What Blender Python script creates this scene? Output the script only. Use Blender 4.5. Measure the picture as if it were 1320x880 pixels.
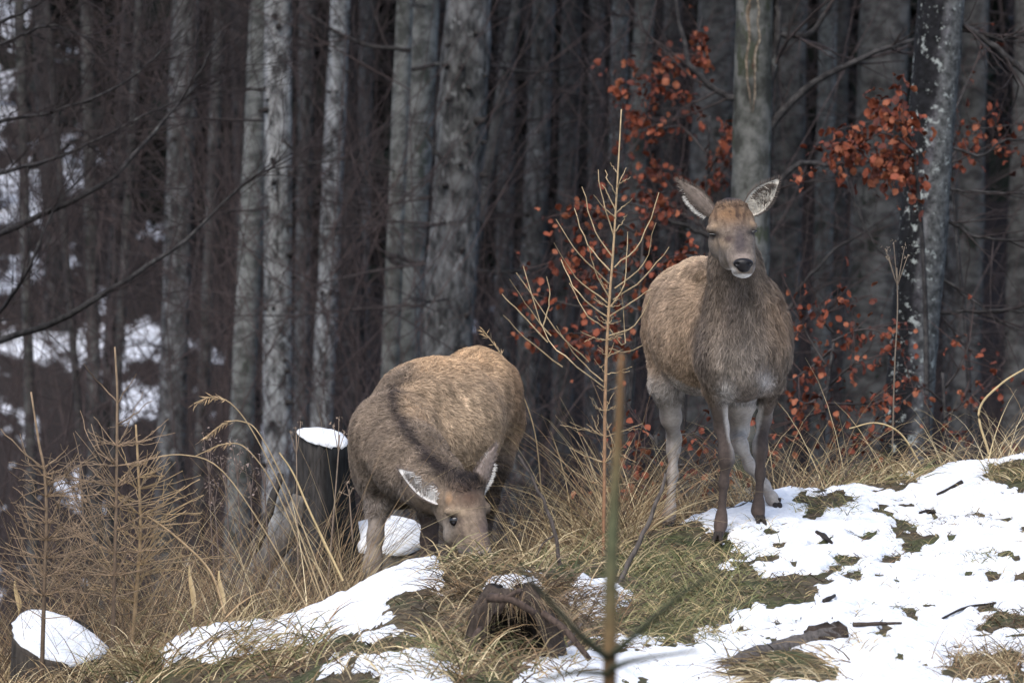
import bpy, math, random
import numpy as np
from mathutils import Vector, Matrix
SC = bpy.context.scene
for o in list(bpy.data.objects): bpy.data.objects.remove(o)
random.seed(7); RNG = np.random.default_rng(7)
R = math.radians
# ------------------------------------------------------------------ camera
S = 7750.0                      # focal length in photo pixels (1320 wide)
cd = bpy.data.cameras.new('camera'); cam = bpy.data.objects.new('camera', cd)
SC.collection.objects.link(cam); SC.camera = cam
cam.location = (0, 0, 0); cam.rotation_euler = (R(90), 0, 0)
cd.sensor_width = 36; cd.lens = S*36/1320; cd.clip_start = .1; cd.clip_end = 2000
cd.dof.use_dof = True; cd.dof.focus_distance = 24.7; cd.dof.aperture_fstop = 7.4
# ------------------------------------------------------------------ sky, sun, exposure
SUN_EL, SUN_AZ = R(52), R(200)  # azimuth measured from +Y clockwise: behind the camera
w = bpy.data.worlds.new('World'); SC.world = w; w.use_nodes = True
nt = w.node_tree; bg = nt.nodes['Background']; sk = nt.nodes.new('ShaderNodeTexSky')
sk.sky_type = 'NISHITA'; sk.sun_disc = False; sk.sun_elevation = SUN_EL; sk.sun_rotation = SUN_AZ
sk.air_density = .92; sk.dust_density = 2.2; sk.ozone_density = 1.0
nt.links.new(sk.outputs[0], bg.inputs[0]); bg.inputs[1].default_value = .13
sd = bpy.data.lights.new('sun', 'SUN'); sd.energy = 1.1; sd.angle = R(40); sd.color = (1, .97, .93)
so = bpy.data.objects.new('sun', sd); SC.collection.objects.link(so)
dv = Vector((math.sin(SUN_AZ)*math.cos(SUN_EL), math.cos(SUN_AZ)*math.cos(SUN_EL), math.sin(SUN_EL)))
so.rotation_euler = dv.to_track_quat('Z', 'Y').to_euler()
SC.view_settings.view_transform = 'Standard'; SC.view_settings.look = 'None'
SC.view_settings.exposure = 1.12; SC.view_settings.gamma = 1
# ------------------------------------------------------------------ helpers
def P(u, v, Y): return Vector(((u-660)/S*Y, Y, (440-v)/S*Y))
def sstep(a, b, x):
    t = np.clip((np.asarray(x, float)-a)/(b-a), 0, 1); return t*t*(3-2*t)
def softplus(x, k): return np.where(x/k > 30, x, k*np.log1p(np.exp(np.minimum(x/k, 30))))
def smax(a, b, k): return .5*(a+b+np.sqrt((a-b)**2+k*k))
def _hash(i, j, k):
    h = (i.astype(np.int64)*374761393 + j.astype(np.int64)*668265263 + k.astype(np.int64)*2147483647) & 0xffffffff
    h = ((h ^ (h >> 13))*1274126177) & 0xffffffff
    return ((h ^ (h >> 16)) & 0xffff)/65535.0
def vn(x, y, z=0.0):
    x, y, z = np.broadcast_arrays(np.asarray(x, float), np.asarray(y, float), np.asarray(z, float))
    i, j, k = np.floor(x), np.floor(y), np.floor(z); f, g, h = x-i, y-j, z-k
    f, g, h = f*f*(3-2*f), g*g*(3-2*g), h*h*(3-2*h); r = 0
    for a in (0, 1):
        for b in (0, 1):
            for c in (0, 1):
                r = r + _hash(i+a, j+b, k+c)*(f if a else 1-f)*(g if b else 1-g)*(h if c else 1-h)
    return r
def fbm(x, y, z=0.0, o=4):
    r, a, t = 0, 1, 0
    for q in range(o):
        r = r + a*vn(x*2**q+17*q, y*2**q-9*q, np.asarray(z)*2**q+5*q); t += a; a *= .5
    return r/t
COL = SC.collection
def tag(o, label=None, cat=None, group=None, kind=None):
    if label: o['label'] = label
    if cat: o['category'] = cat
    if group: o['group'] = group
    if kind: o['kind'] = kind
    return o
def empty(name, loc=(0, 0, 0), label=None, cat=None, group=None):
    o = bpy.data.objects.new(name, None); o.location = loc; COL.objects.link(o); o.empty_display_size = .1
    return tag(o, label, cat, group)
def link(name, me, mat=None, parent=None):
    if mat and not me.materials: me.materials.append(mat)
    o = bpy.data.objects.new(name, me); COL.objects.link(o)
    if parent is not None:
        o.parent = parent; o.matrix_parent_inverse = Matrix.Translation(-Vector(parent.location)) if parent.type == 'EMPTY' else Matrix.Identity(4)
    return o
def mesh_np(name, V, F, col=None, smooth=True):
    """V (n,3); F list of arrays of equal-width faces"""
    me = bpy.data.meshes.new(name); V = np.asarray(V, np.float32)
    if not isinstance(F, list): F = [F]
    F = [np.asarray(f, np.int32) for f in F if len(f)]
    me.vertices.add(len(V)); me.vertices.foreach_set('co', V.ravel())
    idx = np.concatenate([f.ravel() for f in F]); tot = np.concatenate([np.full(len(f), f.shape[1], np.int32) for f in F])
    me.loops.add(len(idx)); me.loops.foreach_set('vertex_index', idx)
    st = np.concatenate([[0], np.cumsum(tot)[:-1]]).astype(np.int32)
    me.polygons.add(len(tot)); me.polygons.foreach_set('loop_start', st); me.polygons.foreach_set('loop_total', tot)
    if smooth: me.polygons.foreach_set('use_smooth', np.ones(len(tot), bool))
    me.update(calc_edges=True)
    if col is not None:
        c = np.ones((len(V), 4), np.float32); c[:, :3] = col
        at = me.color_attributes.new('Col', 'FLOAT_COLOR', 'POINT'); at.data.foreach_set('color', c.ravel())
    return me
class MB:
    """collects tubes and strips into one mesh, with a colour per vertex"""
    def __init__(s): s.V = []; s.Q = []; s.T = []; s.C = []; s.n = 0
    def add(s, V, Q=None, T=None, c=(.1, .1, .1)):
        V = np.asarray(V, float).reshape(-1, 3)
        if Q is not None and len(Q): s.Q.append(np.asarray(Q)+s.n)
        if T is not None and len(T): s.T.append(np.asarray(T)+s.n)
        c = np.asarray(c, float); s.C.append(np.broadcast_to(c, (len(V), 3)) if c.ndim == 1 else c)
        s.V.append(V); s.n += len(V)
    def tube(s, pts, rad, sides=5, c=(.1, .1, .1), cap=True, rough=0.0):
        p = np.array([tuple(q) for q in pts], float); n = len(p)
        r = np.interp(np.linspace(0, 1, n), np.linspace(0, 1, len(rad)), rad) if not np.isscalar(rad) else np.full(n, rad)
        t = np.gradient(p, axis=0); t /= np.linalg.norm(t, axis=1, keepdims=True)+1e-9
        ref = np.array([0, 0, 1.]) if abs(t[:, 2]).mean() < .8 else np.array([0, 1., 0])
        a = np.cross(t, ref); a /= np.linalg.norm(a, axis=1, keepdims=True)+1e-9; b = np.cross(t, a)
        an = np.linspace(0, 2*np.pi, sides, endpoint=False)
        rr = r[:, None]*np.ones(sides)
        if rough: rr = rr*(1+rough*(RNG.random((n, sides))-.5))
        V = p[:, None, :]+rr[..., None]*(np.cos(an)[None, :, None]*a[:, None, :]+np.sin(an)[None, :, None]*b[:, None, :])
        i = np.arange(n-1)[:, None]*sides; j = np.arange(sides)[None, :]; k = (j+1) % sides
        Q = np.stack([i+j, i+k, i+sides+k, i+sides+j], -1).reshape(-1, 4); T = None
        V = V.reshape(-1, 3)
        if cap:
            V = np.vstack([V, p[0], p[-1]]); m = n*sides; j = np.arange(sides); k = (j+1) % sides
            T = np.vstack([np.stack([k, j, np.full(sides, m)], 1), np.stack([(n-1)*sides+j, (n-1)*sides+k, np.full(sides, m+1)], 1)])
        s.add(V, Q, T, c)
    def build(s, name, mat, parent=None, smooth=True):
        if not s.V: return None
        F = ([np.vstack(s.Q)] if s.Q else [])+([np.vstack(s.T)] if s.T else [])
        me = mesh_np(name, np.vstack(s.V), F, np.vstack(s.C), smooth)
        return link(name, me, mat, parent)
def spl(pts, n=12):
    """Catmull-Rom through the points"""
    p = np.array([tuple(q) for q in pts], float)
    if len(p) < 3: return p[0]+(p[-1]-p[0])*np.linspace(0, 1, n)[:, None]
    q = np.vstack([2*p[0]-p[1], p, 2*p[-1]-p[-2]]); out = []
    for t in np.linspace(0, len(p)-1, n):
        i = min(int(t), len(p)-2); f = t-i; a, b, c, d = q[i:i+4]
        out.append(.5*(2*b+(c-a)*f+(2*a-5*b+4*c-d)*f*f+(3*b-a-3*c+d)*f**3))
    return np.array(out)
# ------------------------------------------------------------------ materials
def newmat(name, rough=.9):
    m = bpy.data.materials.new(name); m.use_nodes = True; b = m.node_tree.nodes['Principled BSDF']
    b.inputs['Roughness'].default_value = rough; b.inputs['Specular IOR Level'].default_value = .2
    return m, m.node_tree, b
def nd(t, kind, **kw):
    n = t.nodes.new(kind)
    for k, v in kw.items(): setattr(n, k, v)
    return n
def ramp(t, fac, stops):
    r = nd(t, 'ShaderNodeValToRGB'); e = r.color_ramp.elements
    while len(e) < len(stops): e.new(.5)
    for q, (p, c) in zip(e, stops): q.position = p; q.color = (*c, 1) if len(c) == 3 else c
    t.links.new(fac, r.inputs[0]); return r.outputs[0]
def noise(t, vec, scale, detail=6, rough=.6):
    n = nd(t, 'ShaderNodeTexNoise'); n.inputs['Scale'].default_value = scale; n.inputs['Detail'].default_value = detail
    n.inputs['Roughness'].default_value = rough
    if vec is not None: t.links.new(vec, n.inputs['Vector'])
    return n.outputs['Fac']
def mixc(t, fac, a, b, mode='MIX'):
    n = nd(t, 'ShaderNodeMix', data_type='RGBA', blend_type=mode)
    for s, i in ((fac, 0), (a, 6), (b, 7)):
        if isinstance(s, (int, float)): n.inputs[i].default_value = s
        elif isinstance(s, tuple): n.inputs[i].default_value = (*s, 1)
        else: t.links.new(s, n.inputs[i])
    return n.outputs[2]
def bump(t, b, h, strength=.5, dist=.01):
    n = nd(t, 'ShaderNodeBump'); n.inputs['Strength'].default_value = strength; n.inputs['Distance'].default_value = dist
    t.links.new(h, n.inputs['Height']); t.links.new(n.outputs[0], b.inputs['Normal'])
def coords(t, scale=(1, 1, 1), randomise=True):
    tc = nd(t, 'ShaderNodeTexCoord'); mp = nd(t, 'ShaderNodeMapping'); mp.inputs['Scale'].default_value = scale
    t.links.new(tc.outputs['Object'], mp.inputs[0])
    if randomise:
        oi = nd(t, 'ShaderNodeObjectInfo'); ml = nd(t, 'ShaderNodeMath', operation='MULTIPLY'); ml.inputs[1].default_value = 40
        t.links.new(oi.outputs['Random'], ml.inputs[0]); t.links.new(ml.outputs[0], mp.inputs['Location'])
    return mp.outputs[0]
def attr_mat(name, rough=.85, var=.35, scale=30, translucent=0, sc3=(1, 1, 1)):
    m, t, b = newmat(name, rough); a = nd(t, 'ShaderNodeAttribute', attribute_name='Col')
    f = noise(t, coords(t, sc3, False), scale); c = ramp(t, f, [(.3, (1-var,)*3), (.7, (1+var,)*3)])
    t.links.new(mixc(t, 1., a.outputs['Color'], c, 'MULTIPLY'), b.inputs['Base Color'])
    bump(t, b, f, .4, .004)
    return m
def bark_mat(name, dark, mid, light, sc, blot=(.2, .2, .19), blot_amt=.0, bstr=.8, bdist=.02, blot_scale=9):
    m, t, b = newmat(name, .95); v = coords(t, sc); f = noise(t, v, 1, 8, .65)
    c = ramp(t, f, [(.40, dark), (.5, mid), (.61, light)])
    v2 = coords(t, (1, 1, .6)); f2 = noise(t, v2, blot_scale, 5, .6)
    k = ramp(t, f2, [(.60-blot_amt, (0, 0, 0)), (.645-blot_amt, (1, 1, 1))])
    c = mixc(t, k, c, blot)
    f3 = noise(t, v2, 1.3, 3, .5); c = mixc(t, 1., c, ramp(t, f3, [(.3, (.65, .65, .62)), (.7, (1.2, 1.2, 1.2))]), 'MULTIPLY')
    t.links.new(c, b.inputs['Base Color']); bump(t, b, f, bstr, bdist); return m
M = {}
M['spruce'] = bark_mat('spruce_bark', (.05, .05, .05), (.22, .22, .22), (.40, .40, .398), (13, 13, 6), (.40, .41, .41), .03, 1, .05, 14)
M['spruce_dark'] = bark_mat('dim_spruce_bark', (.03, .03, .03), (.085, .084, .083), (.15, .149, .148), (13, 13, 6), (.19, .192, .19), .02, 1, .05, 12)  # darker copy of the spruce bark, with the wood's shade in its colour
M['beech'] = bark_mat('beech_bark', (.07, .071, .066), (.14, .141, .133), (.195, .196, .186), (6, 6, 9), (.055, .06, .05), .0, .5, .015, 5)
M['far'] = bark_mat('shaded_far_bark', (.012, .011, .012), (.03, .028, .029), (.055, .052, .053), (9, 9, 5), (.08, .078, .078), -.02, .6, .02, 9)  # bark colour darkened to stand in for the shade deep in the wood
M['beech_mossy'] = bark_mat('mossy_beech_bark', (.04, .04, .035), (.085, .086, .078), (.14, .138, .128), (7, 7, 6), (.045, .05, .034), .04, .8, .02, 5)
M['beech_dark'] = bark_mat('dim_beech_bark', (.034, .032, .031), (.068, .066, .063), (.102, .099, .094), (6, 6, 9), (.02, .022, .018), .0, .5, .015, 5)  # beech bark again, coloured darker for trunks standing in shade
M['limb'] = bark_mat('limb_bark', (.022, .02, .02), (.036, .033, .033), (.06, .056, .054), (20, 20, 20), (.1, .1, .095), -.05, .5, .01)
M['col'] = attr_mat('plant_stems', .8, .3, 40)
M['twig'] = attr_mat('bare_twigs', .85, .35, 25)
M['grass'] = attr_mat('dry_grass_blades', .7, .3, 12)
M['wood'] = attr_mat('weathered_wood', .9, .55, 18, sc3=(4, 4, .7))
M['leaf'] = attr_mat('dead_beech_leaf', .6, .35, 20)
M['needle'] = attr_mat('spruce_needles', .8, .4, 3)
M['fur'] = attr_mat('deer_coat', .85, .22, 55)
M['hair'] = attr_mat('deer_hair', .75, .25, 40)
m, t, b = newmat('snow', .6); b.inputs['Subsurface Weight'].default_value = .0
v = coords(t, (1, 1, 1), False); f = noise(t, v, 14, 8, .65); f2 = noise(t, v, 120, 3, .6)
t.links.new(ramp(t, f, [(.3, (.7, .73, .77)), (.62, (.86, .87, .88))]), b.inputs['Base Color'])
bump(t, b, f, .9, .03); M['snow'] = m
m, t, b = newmat('forest_ground', .95); v = coords(t, (1, 1, 1), False)
f = noise(t, v, 3.5, 8, .7); f2 = noise(t, v, 26, 6, .7); a = nd(t, 'ShaderNodeAttribute', attribute_name='Col')
c = ramp(t, f2, [(.3, (.03, .024, .018)), (.5, (.075, .058, .038)), (.72, (.16, .125, .075))])
moss = ramp(t, f2, [(.3, (.022, .028, .014)), (.55, (.06, .068, .03)), (.75, (.13, .13, .07))])
sp0 = nd(t, 'ShaderNodeSeparateColor'); t.links.new(a.outputs['Color'], sp0.inputs[0])
c = mixc(t, ramp(t, f, [(.45, (0, 0, 0)), (.6, (1, 1, 1))]), c, moss); c = mixc(t, sp0.outputs[1], c, ramp(t, f2, [(.3, (.012, .010, .010)), (.7, (.042, .033, .031))]))  # far litter: dark wet leaves, deepened in place of canopy shade
fs = noise(t, coords(t, (1, .3, 1), False), .9, 7, .62)
sp = nd(t, 'ShaderNodeSeparateColor'); t.links.new(a.outputs['Color'], sp.inputs[0])
ad = nd(t, 'ShaderNodeMath', operation='ADD'); t.links.new(fs, ad.inputs[0]); t.links.new(sp.outputs[0], ad.inputs[1])
c = mixc(t, ramp(t, ad.outputs[0], [(.95, (0, 0, 0)), (1.0, (1, 1, 1))]), c, (.8, .83, .9))
t.links.new(c, b.inputs['Base Color']); bump(t, b, f2, .8, .02); M['ground'] = m
m, t, b = newmat('wet_black', .18); b.inputs['Base Color'].default_value = (.008, .007, .007, 1); b.inputs['Specular IOR Level'].default_value = .5; M['eye'] = m
m, t, b = newmat('nose_skin', .33); b.inputs['Base Color'].default_value = (.012, .011, .012, 1); M['nose'] = m
m, t, b = newmat('hoof_horn', .55); b.inputs['Base Color'].default_value = (.03, .024, .02, 1); M['hoof'] = m
# ------------------------------------------------------------------ terrain
CU = np.array([-600, -200, 0, 150, 240, 330, 390, 440, 480, 520, 560, 620, 700, 760, 830, 900, 980, 1060, 1130, 1180, 1250, 1320, 1500, 1900, 2600])
CV = np.array([960, 905, 880, 868, 832, 806, 790, 765, 738, 716, 708, 716, 716, 700, 678, 655, 634, 626, 632, 618, 598, 577, 535, 440, 330])
CY = np.array([24, 24, 23.8, 23.8, 23.8, 23.8, 23.8, 23.8, 23.8, 23.85, 23.9, 23.9, 24.1, 24.7, 25.5, 25.9, 26, 26.1, 26.2, 26.3, 26.4, 26.5, 26.8, 27, 27])
_xt = np.linspace(-8, 8, 1601); _g = np.exp(-.5*(np.arange(-24, 25)/8)**2); _g /= _g.sum()
def _tab(vals, xs):
    t = np.interp(_xt, xs, vals); return np.convolve(np.pad(t, 24, mode='edge'), _g, 'valid')
_xc = (CU-660)/S*CY
_zc = _tab((440-CV)/S*CY, _xc); _yc = _tab(CY, _xc)
BUMPS = [(700, 790, 22.75, .20, .16, .13), (610, 790, 22.85, .10, .12, .08), (370, 850, 22.85, .3, .16, .09), (230, 850, 22.9, .25, .15, .09),
         (1120, 615, 26.2, .22, .2, .06), (890, 760, 23.4, .25, .25, .05), (100, 900, 23.0, .3, .2, .06)]
def ground_z(x, y, fine=True):
    x = np.asarray(x, float); y = np.asarray(y, float)
    zc = np.interp(x, _xt, _zc); yc = np.interp(x, _xt, _yc); d = y-yc
    zf = smax(zc+.1*np.minimum(d, 0), -1.72, .1)
    z = zf-.42*softplus(d, .14)+.1*0
    zp = np.interp(x, [-3, -1.2, -.7, .3, .8], [-1.6, -1.45, -1.2, -1.2, -1.2])-.45*softplus(y-26.6, .3)
    z = np.where(d > -1.0, smax(z, zp, .08), z)
    hill = smax(-8.0+.0*y, -8.0+.36*(y-62), 3.0)
    hill = hill+1.2*(fbm(x*.06, y*.06, 3.3, 3)-.5)*sstep(32, 60, y)
    z = np.where(y > 28, smax(z, hill, .5), z)
    for (u, v, Y, sx, sy, h) in BUMPS:
        p = P(u, v, Y); z = z+h*np.exp(-.5*((x-p.x)/sx)**2-.5*((y-Y)/sy)**2)
    if fine:
        k = 1-sstep(40, 60, y)
        z = z+k*(.09*(fbm(x*2.2, y*2.2, 0, 3)-.5)+.035*(fbm(x*9, y*9, 4, 3)-.5)+.016*(fbm(x*40, y*30, 7, 2)-.5))
    return z
def proj(x, y, z): return 660+x/y*S, 440-z/y*S
# (u, v, ru, rv, weight) snow patches and bare patches, as they lie on the bank
SPOTS = np.random.default_rng(3); SNOW = [(495, 758, 80, 40, 1.5), (428, 795, 65, 24, 1.8), (525, 722, 45, 22, 1.4), (345, 813, 60, 16, 1.7), (262, 826, 50, 22, 1.6), (500, 845, 80, 30, .85),
        (660, 750, 52, 13, 2.0), (778, 768, 46, 34, 1.9), (735, 865, 75, 32, 1.6), (560, 868, 60, 14, .9), (1170, 720, 230, 130, 2.2), (1000, 700, 90, 35, 1.1),
        (1000, 805, 170, 40, 1.2), (1230, 840, 180, 90, 1.7), (1060, 870, 160, 50, 1.2), (1290, 600, 90, 40, 1.6), (1020, 640, 50, 10, 1.1), (890, 850, 90, 40, 1.), (880, 668, 40, 10, .6), (1180, 640, 90, 16, 1.2)]
BARE = [(1000, 755, 58, 26, 1.9), (880, 770, 75, 65, 1.8), (1170, 702, 26, 24, 1.3), (1092, 727, 24, 14, 1.3), (975, 716, 38, 11, 1.3), (1062, 650, 46, 20, 1.6), (1296, 800, 44, 18, 1.8),
        (1262, 720, 24, 14, 1.2), (1010, 862, 110, 18, 1.4), (1275, 868, 70, 28, 1.7), (1302, 612, 36, 20, 1.9), (1110, 700, 26, 9, .9), (1240, 672, 40, 9, 1.0), (1170, 655, 26, 9, .9), (1215, 625, 22, 7, .8),
        (1055, 690, 16, 10, 1.), (1065, 752, 24, 10, .9), (1190, 755, 20, 8, .8), (540, 775, 42, 16, 1.6), (452, 790, 8, 14, .9), (600, 745, 28, 20, 1.4), (690, 808, 55, 40, 1.8), (1130, 610, 70, 24, 1.7), (470, 830, 80, 7, .9), (830, 720, 70, 40, 1.2), (940, 700, 30, 10, .9)]
for _ in range(120):                                           # scattered small bare spots
    BARE.append((SPOTS.uniform(960, 1330), SPOTS.uniform(630, 860), SPOTS.uniform(5, 15), SPOTS.uniform(2.5, 6), SPOTS.uniform(1.5, 3.6)))
def snow_t(x, y):
    u, v = proj(x, y, ground_z(x, y, False)); m = np.full(np.shape(x), -.55)
    ju = 14*(fbm(x*7, y*5, 21, 3)-.5)*2; jv = 8*(fbm(x*7, y*5, 31, 3)-.5)*2
    for a, bb, c, d, wt in SNOW: m = m+wt*np.exp(-(((u+ju-a)/c)**2+((v+jv-bb)/d)**2)**1.5)
    m = np.minimum(m, 1.15)
    for a, bb, c, d, wt in BARE: m = m-wt*np.exp(-(((u+ju-a)/c)**2+((v+jv-bb)/d)**2)**1.5)
    m = m+1.5*(fbm(x*6, y*4, 11, 4)-.5)+1.0*(fbm(x*26, y*15, 13, 3)-.5)
    m = np.where(u > 1400, 1+1.5*(fbm(x*3, y*3, 2, 3)-.5), m)
    t = .028*np.tanh(m*1.5)-.006
    d = y-np.interp(x, _xt, _yc)
    t = t-.12*sstep(.02, .5, d)-.15*sstep(21, 20, y)*0
    return t+.010*(fbm(x*22, y*16, 3, 3)-.5)+.012*(fbm(x*7, y*6, 6, 2)-.5)
def surf_z(x, y): return ground_z(x, y)+np.maximum(snow_t(x, y), 0)
HT = {}
def hit(u, v, y0=19., y1=30.):
    if 'V' not in HT:
        HT['u'] = np.linspace(-160, 1420, 791); HT['y'] = np.linspace(18.5, 28.5, 900); U, Yg = np.meshgrid(HT['u'], HT['y'], indexing='ij')
        HT['V'] = np.minimum.accumulate(440-surf_z((U-660)/S*Yg, Yg)/Yg*S, axis=1)
    i = int(np.clip(round((u+160)/2), 0, 790)); k = int(np.searchsorted(-HT['V'][i], -v)); Y = HT['y'][min(k, 899)]
    return Vector(((u-660)/S*Y, Y, (440-v)/S*Y))
def gz(x, y): return float(ground_z(np.array([x]), np.array([y]))[0])
def grid(xs, ys, zf):
    X, Y = np.meshgrid(xs, ys, indexing='ij'); Z = zf(X, Y)
    nx, ny = len(xs), len(ys); i = np.arange(nx-1)[:, None]*ny; j = np.arange(ny-1)[None, :]
    Q = np.stack([i+j, i+ny+j, i+ny+j+1, i+j+1], -1).reshape(-1, 4)
    return np.stack([X, Y, Z], -1).reshape(-1, 3), Q
xs = np.concatenate([-np.geomspace(300, 3.4, 40), np.arange(-3.3, 3.3, .02), np.geomspace(3.4, 300, 40)])
ys = np.concatenate([np.linspace(-60, 18, 30), np.arange(18.2, 21, .08), np.arange(21, 27.4, .02), np.arange(27.5, 36, .25), np.geomspace(37, 320, 70)])
V, Q = grid(xs, ys, ground_z)
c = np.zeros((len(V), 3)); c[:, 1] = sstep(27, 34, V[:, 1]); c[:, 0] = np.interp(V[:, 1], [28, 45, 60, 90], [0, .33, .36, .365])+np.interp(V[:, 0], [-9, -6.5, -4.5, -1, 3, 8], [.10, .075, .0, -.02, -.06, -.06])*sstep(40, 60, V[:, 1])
tag(link('ground', mesh_np('ground', V, Q, c), M['ground']), kind='structure')
xs = np.arange(-3.2, 3.6, .017); ys = np.arange(18.6, 27.2, .021)
V, Q = grid(xs, ys, lambda x, y: ground_z(x, y)*.8+ground_z(x, y, False)*.2+snow_t(x, y)+.004)
tt = snow_t(V[:, 0], V[:, 1]); keep = (tt[Q] > -.026).any(1); Q = Q[keep]
used = np.unique(Q); mp_ = np.full(len(V), -1); mp_[used] = np.arange(len(used))
tag(link('snow_cover', mesh_np('snow_cover', V[used], mp_[Q]), M['snow']), kind='structure')
# ------------------------------------------------------------------ trees
def trunk_mesh(pts, rads, sides, kind, c=(.2, .2, .2), rough=.05, seed=0):
    p = np.array(pts); n = len(p); an = np.linspace(0, 2*np.pi, sides, endpoint=False)
    r = np.array(rads)[:, None]*(1+rough*(vn(np.cos(an)[None, :]*2+seed*7.3, np.sin(an)[None, :]*2, p[:, 2:3]*1.7)-.5)*2+rough*.7*(vn(np.cos(an)[None, :]*5+seed*3, np.sin(an)[None, :]*5, p[:, 2:3]*7)-.5)*2)
    V = np.stack([p[:, 0:1]+r*np.cos(an), p[:, 1:2]+r*np.sin(an), p[:, 2:3]+0*r], -1).reshape(-1, 3)
    i = np.arange(n-1)[:, None]*sides; j = np.arange(sides)[None, :]; k = (j+1) % sides
    Q = np.stack([i+j, i+k, i+sides+k, i+sides+j], -1).reshape(-1, 4)
    return V, Q
def crown_spruce(seed, h=13, r=2.6, n=130):
    rg = np.random.default_rng(seed); V = []; T = []; C = []
    for q in range(n):
        f = q/n; z = h*f; L = r*(1-f)**.8*(.7+.5*rg.random())+.25; a = rg.random()*6.283
        d = np.array([math.cos(a), math.sin(a), 0]); s = np.array([-d[1], d[0], 0])
        for e in range(9):
            g = (e+.5)/9; base = d*L*g+np.array([0, 0, z-.28*L*g*g+.05]); wd = .5*(1-g)+.18
            for sg in (-1, 1):
                k = len(V); tip = base+s*sg*wd*(.7+.6*rg.random())+d*.25*rg.random()+np.array([0, 0, -.2-.35*rg.random()])
                V += [base+d*.14, base-d*.14, tip]; T.append((k, k+1, k+2)); cc = .02+.03*rg.random(); C += [(cc*.7, cc, cc*.55)]*3
    return mesh_np('crown', np.array(V), [np.array(T)], np.array(C), False)
def twig_tree(rg, mb, p, d, L, r, depth, c, spread=.7, up=.15, sides=3):
    n = 5; pts = [np.array(p)]; dd = np.array(d, float)
    for q in range(n):
        dd = dd+rg.normal(0, .13, 3)+np.array([0, 0, up*.12]); dd /= np.linalg.norm(dd); pts.append(pts[-1]+dd*L/n)
    mb.tube(pts, [r, r*.45], sides, np.array(c)*(.7+.6*rg.random()), cap=False)
    if depth:
        for q in range(rg.integers(3, 6)):
            i = rg.integers(1, n+1); o = rg.normal(0, spread, 3); o[2] = o[2]*.6+up
            nd_ = dd+o; nd_ /= np.linalg.norm(nd_); twig_tree(rg, mb, pts[i], nd_, L*(.45+.3*rg.random()), r*.5, depth-1, c, spread, up, sides)
def crown_bare(seed):
    rg = np.random.default_rng(seed); mb = MB()
    for q in range(16):
        a = rg.random()*6.28; z = 8*rg.random()**1.2
        twig_tree(rg, mb, (0, 0, z), (math.cos(a), math.sin(a), .7), 3.2, .05, 2, (.06, .055, .052))
    F = [np.vstack(mb.Q)]; return mesh_np('crown', np.vstack(mb.V), F, np.vstack(mb.C))
CS = [crown_spruce(s) for s in (1, 2, 3)]; CB = [crown_bare(s) for s in (4, 5)]
for me in CS: me.materials.append(M['needle'])
for me in CB: me.materials.append(M['twig'])
stub_mb = MB(); stub_mb.tube([(0, 0, 0), (.03, 0, .005), (.055, 0, .0)], [.022, .016, .010], 6, (.03, .027, .025))
stub_me = stub_mb.build('branch_stub', M['wood']).data; bpy.data.objects.remove(bpy.data.objects['branch_stub'])
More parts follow.
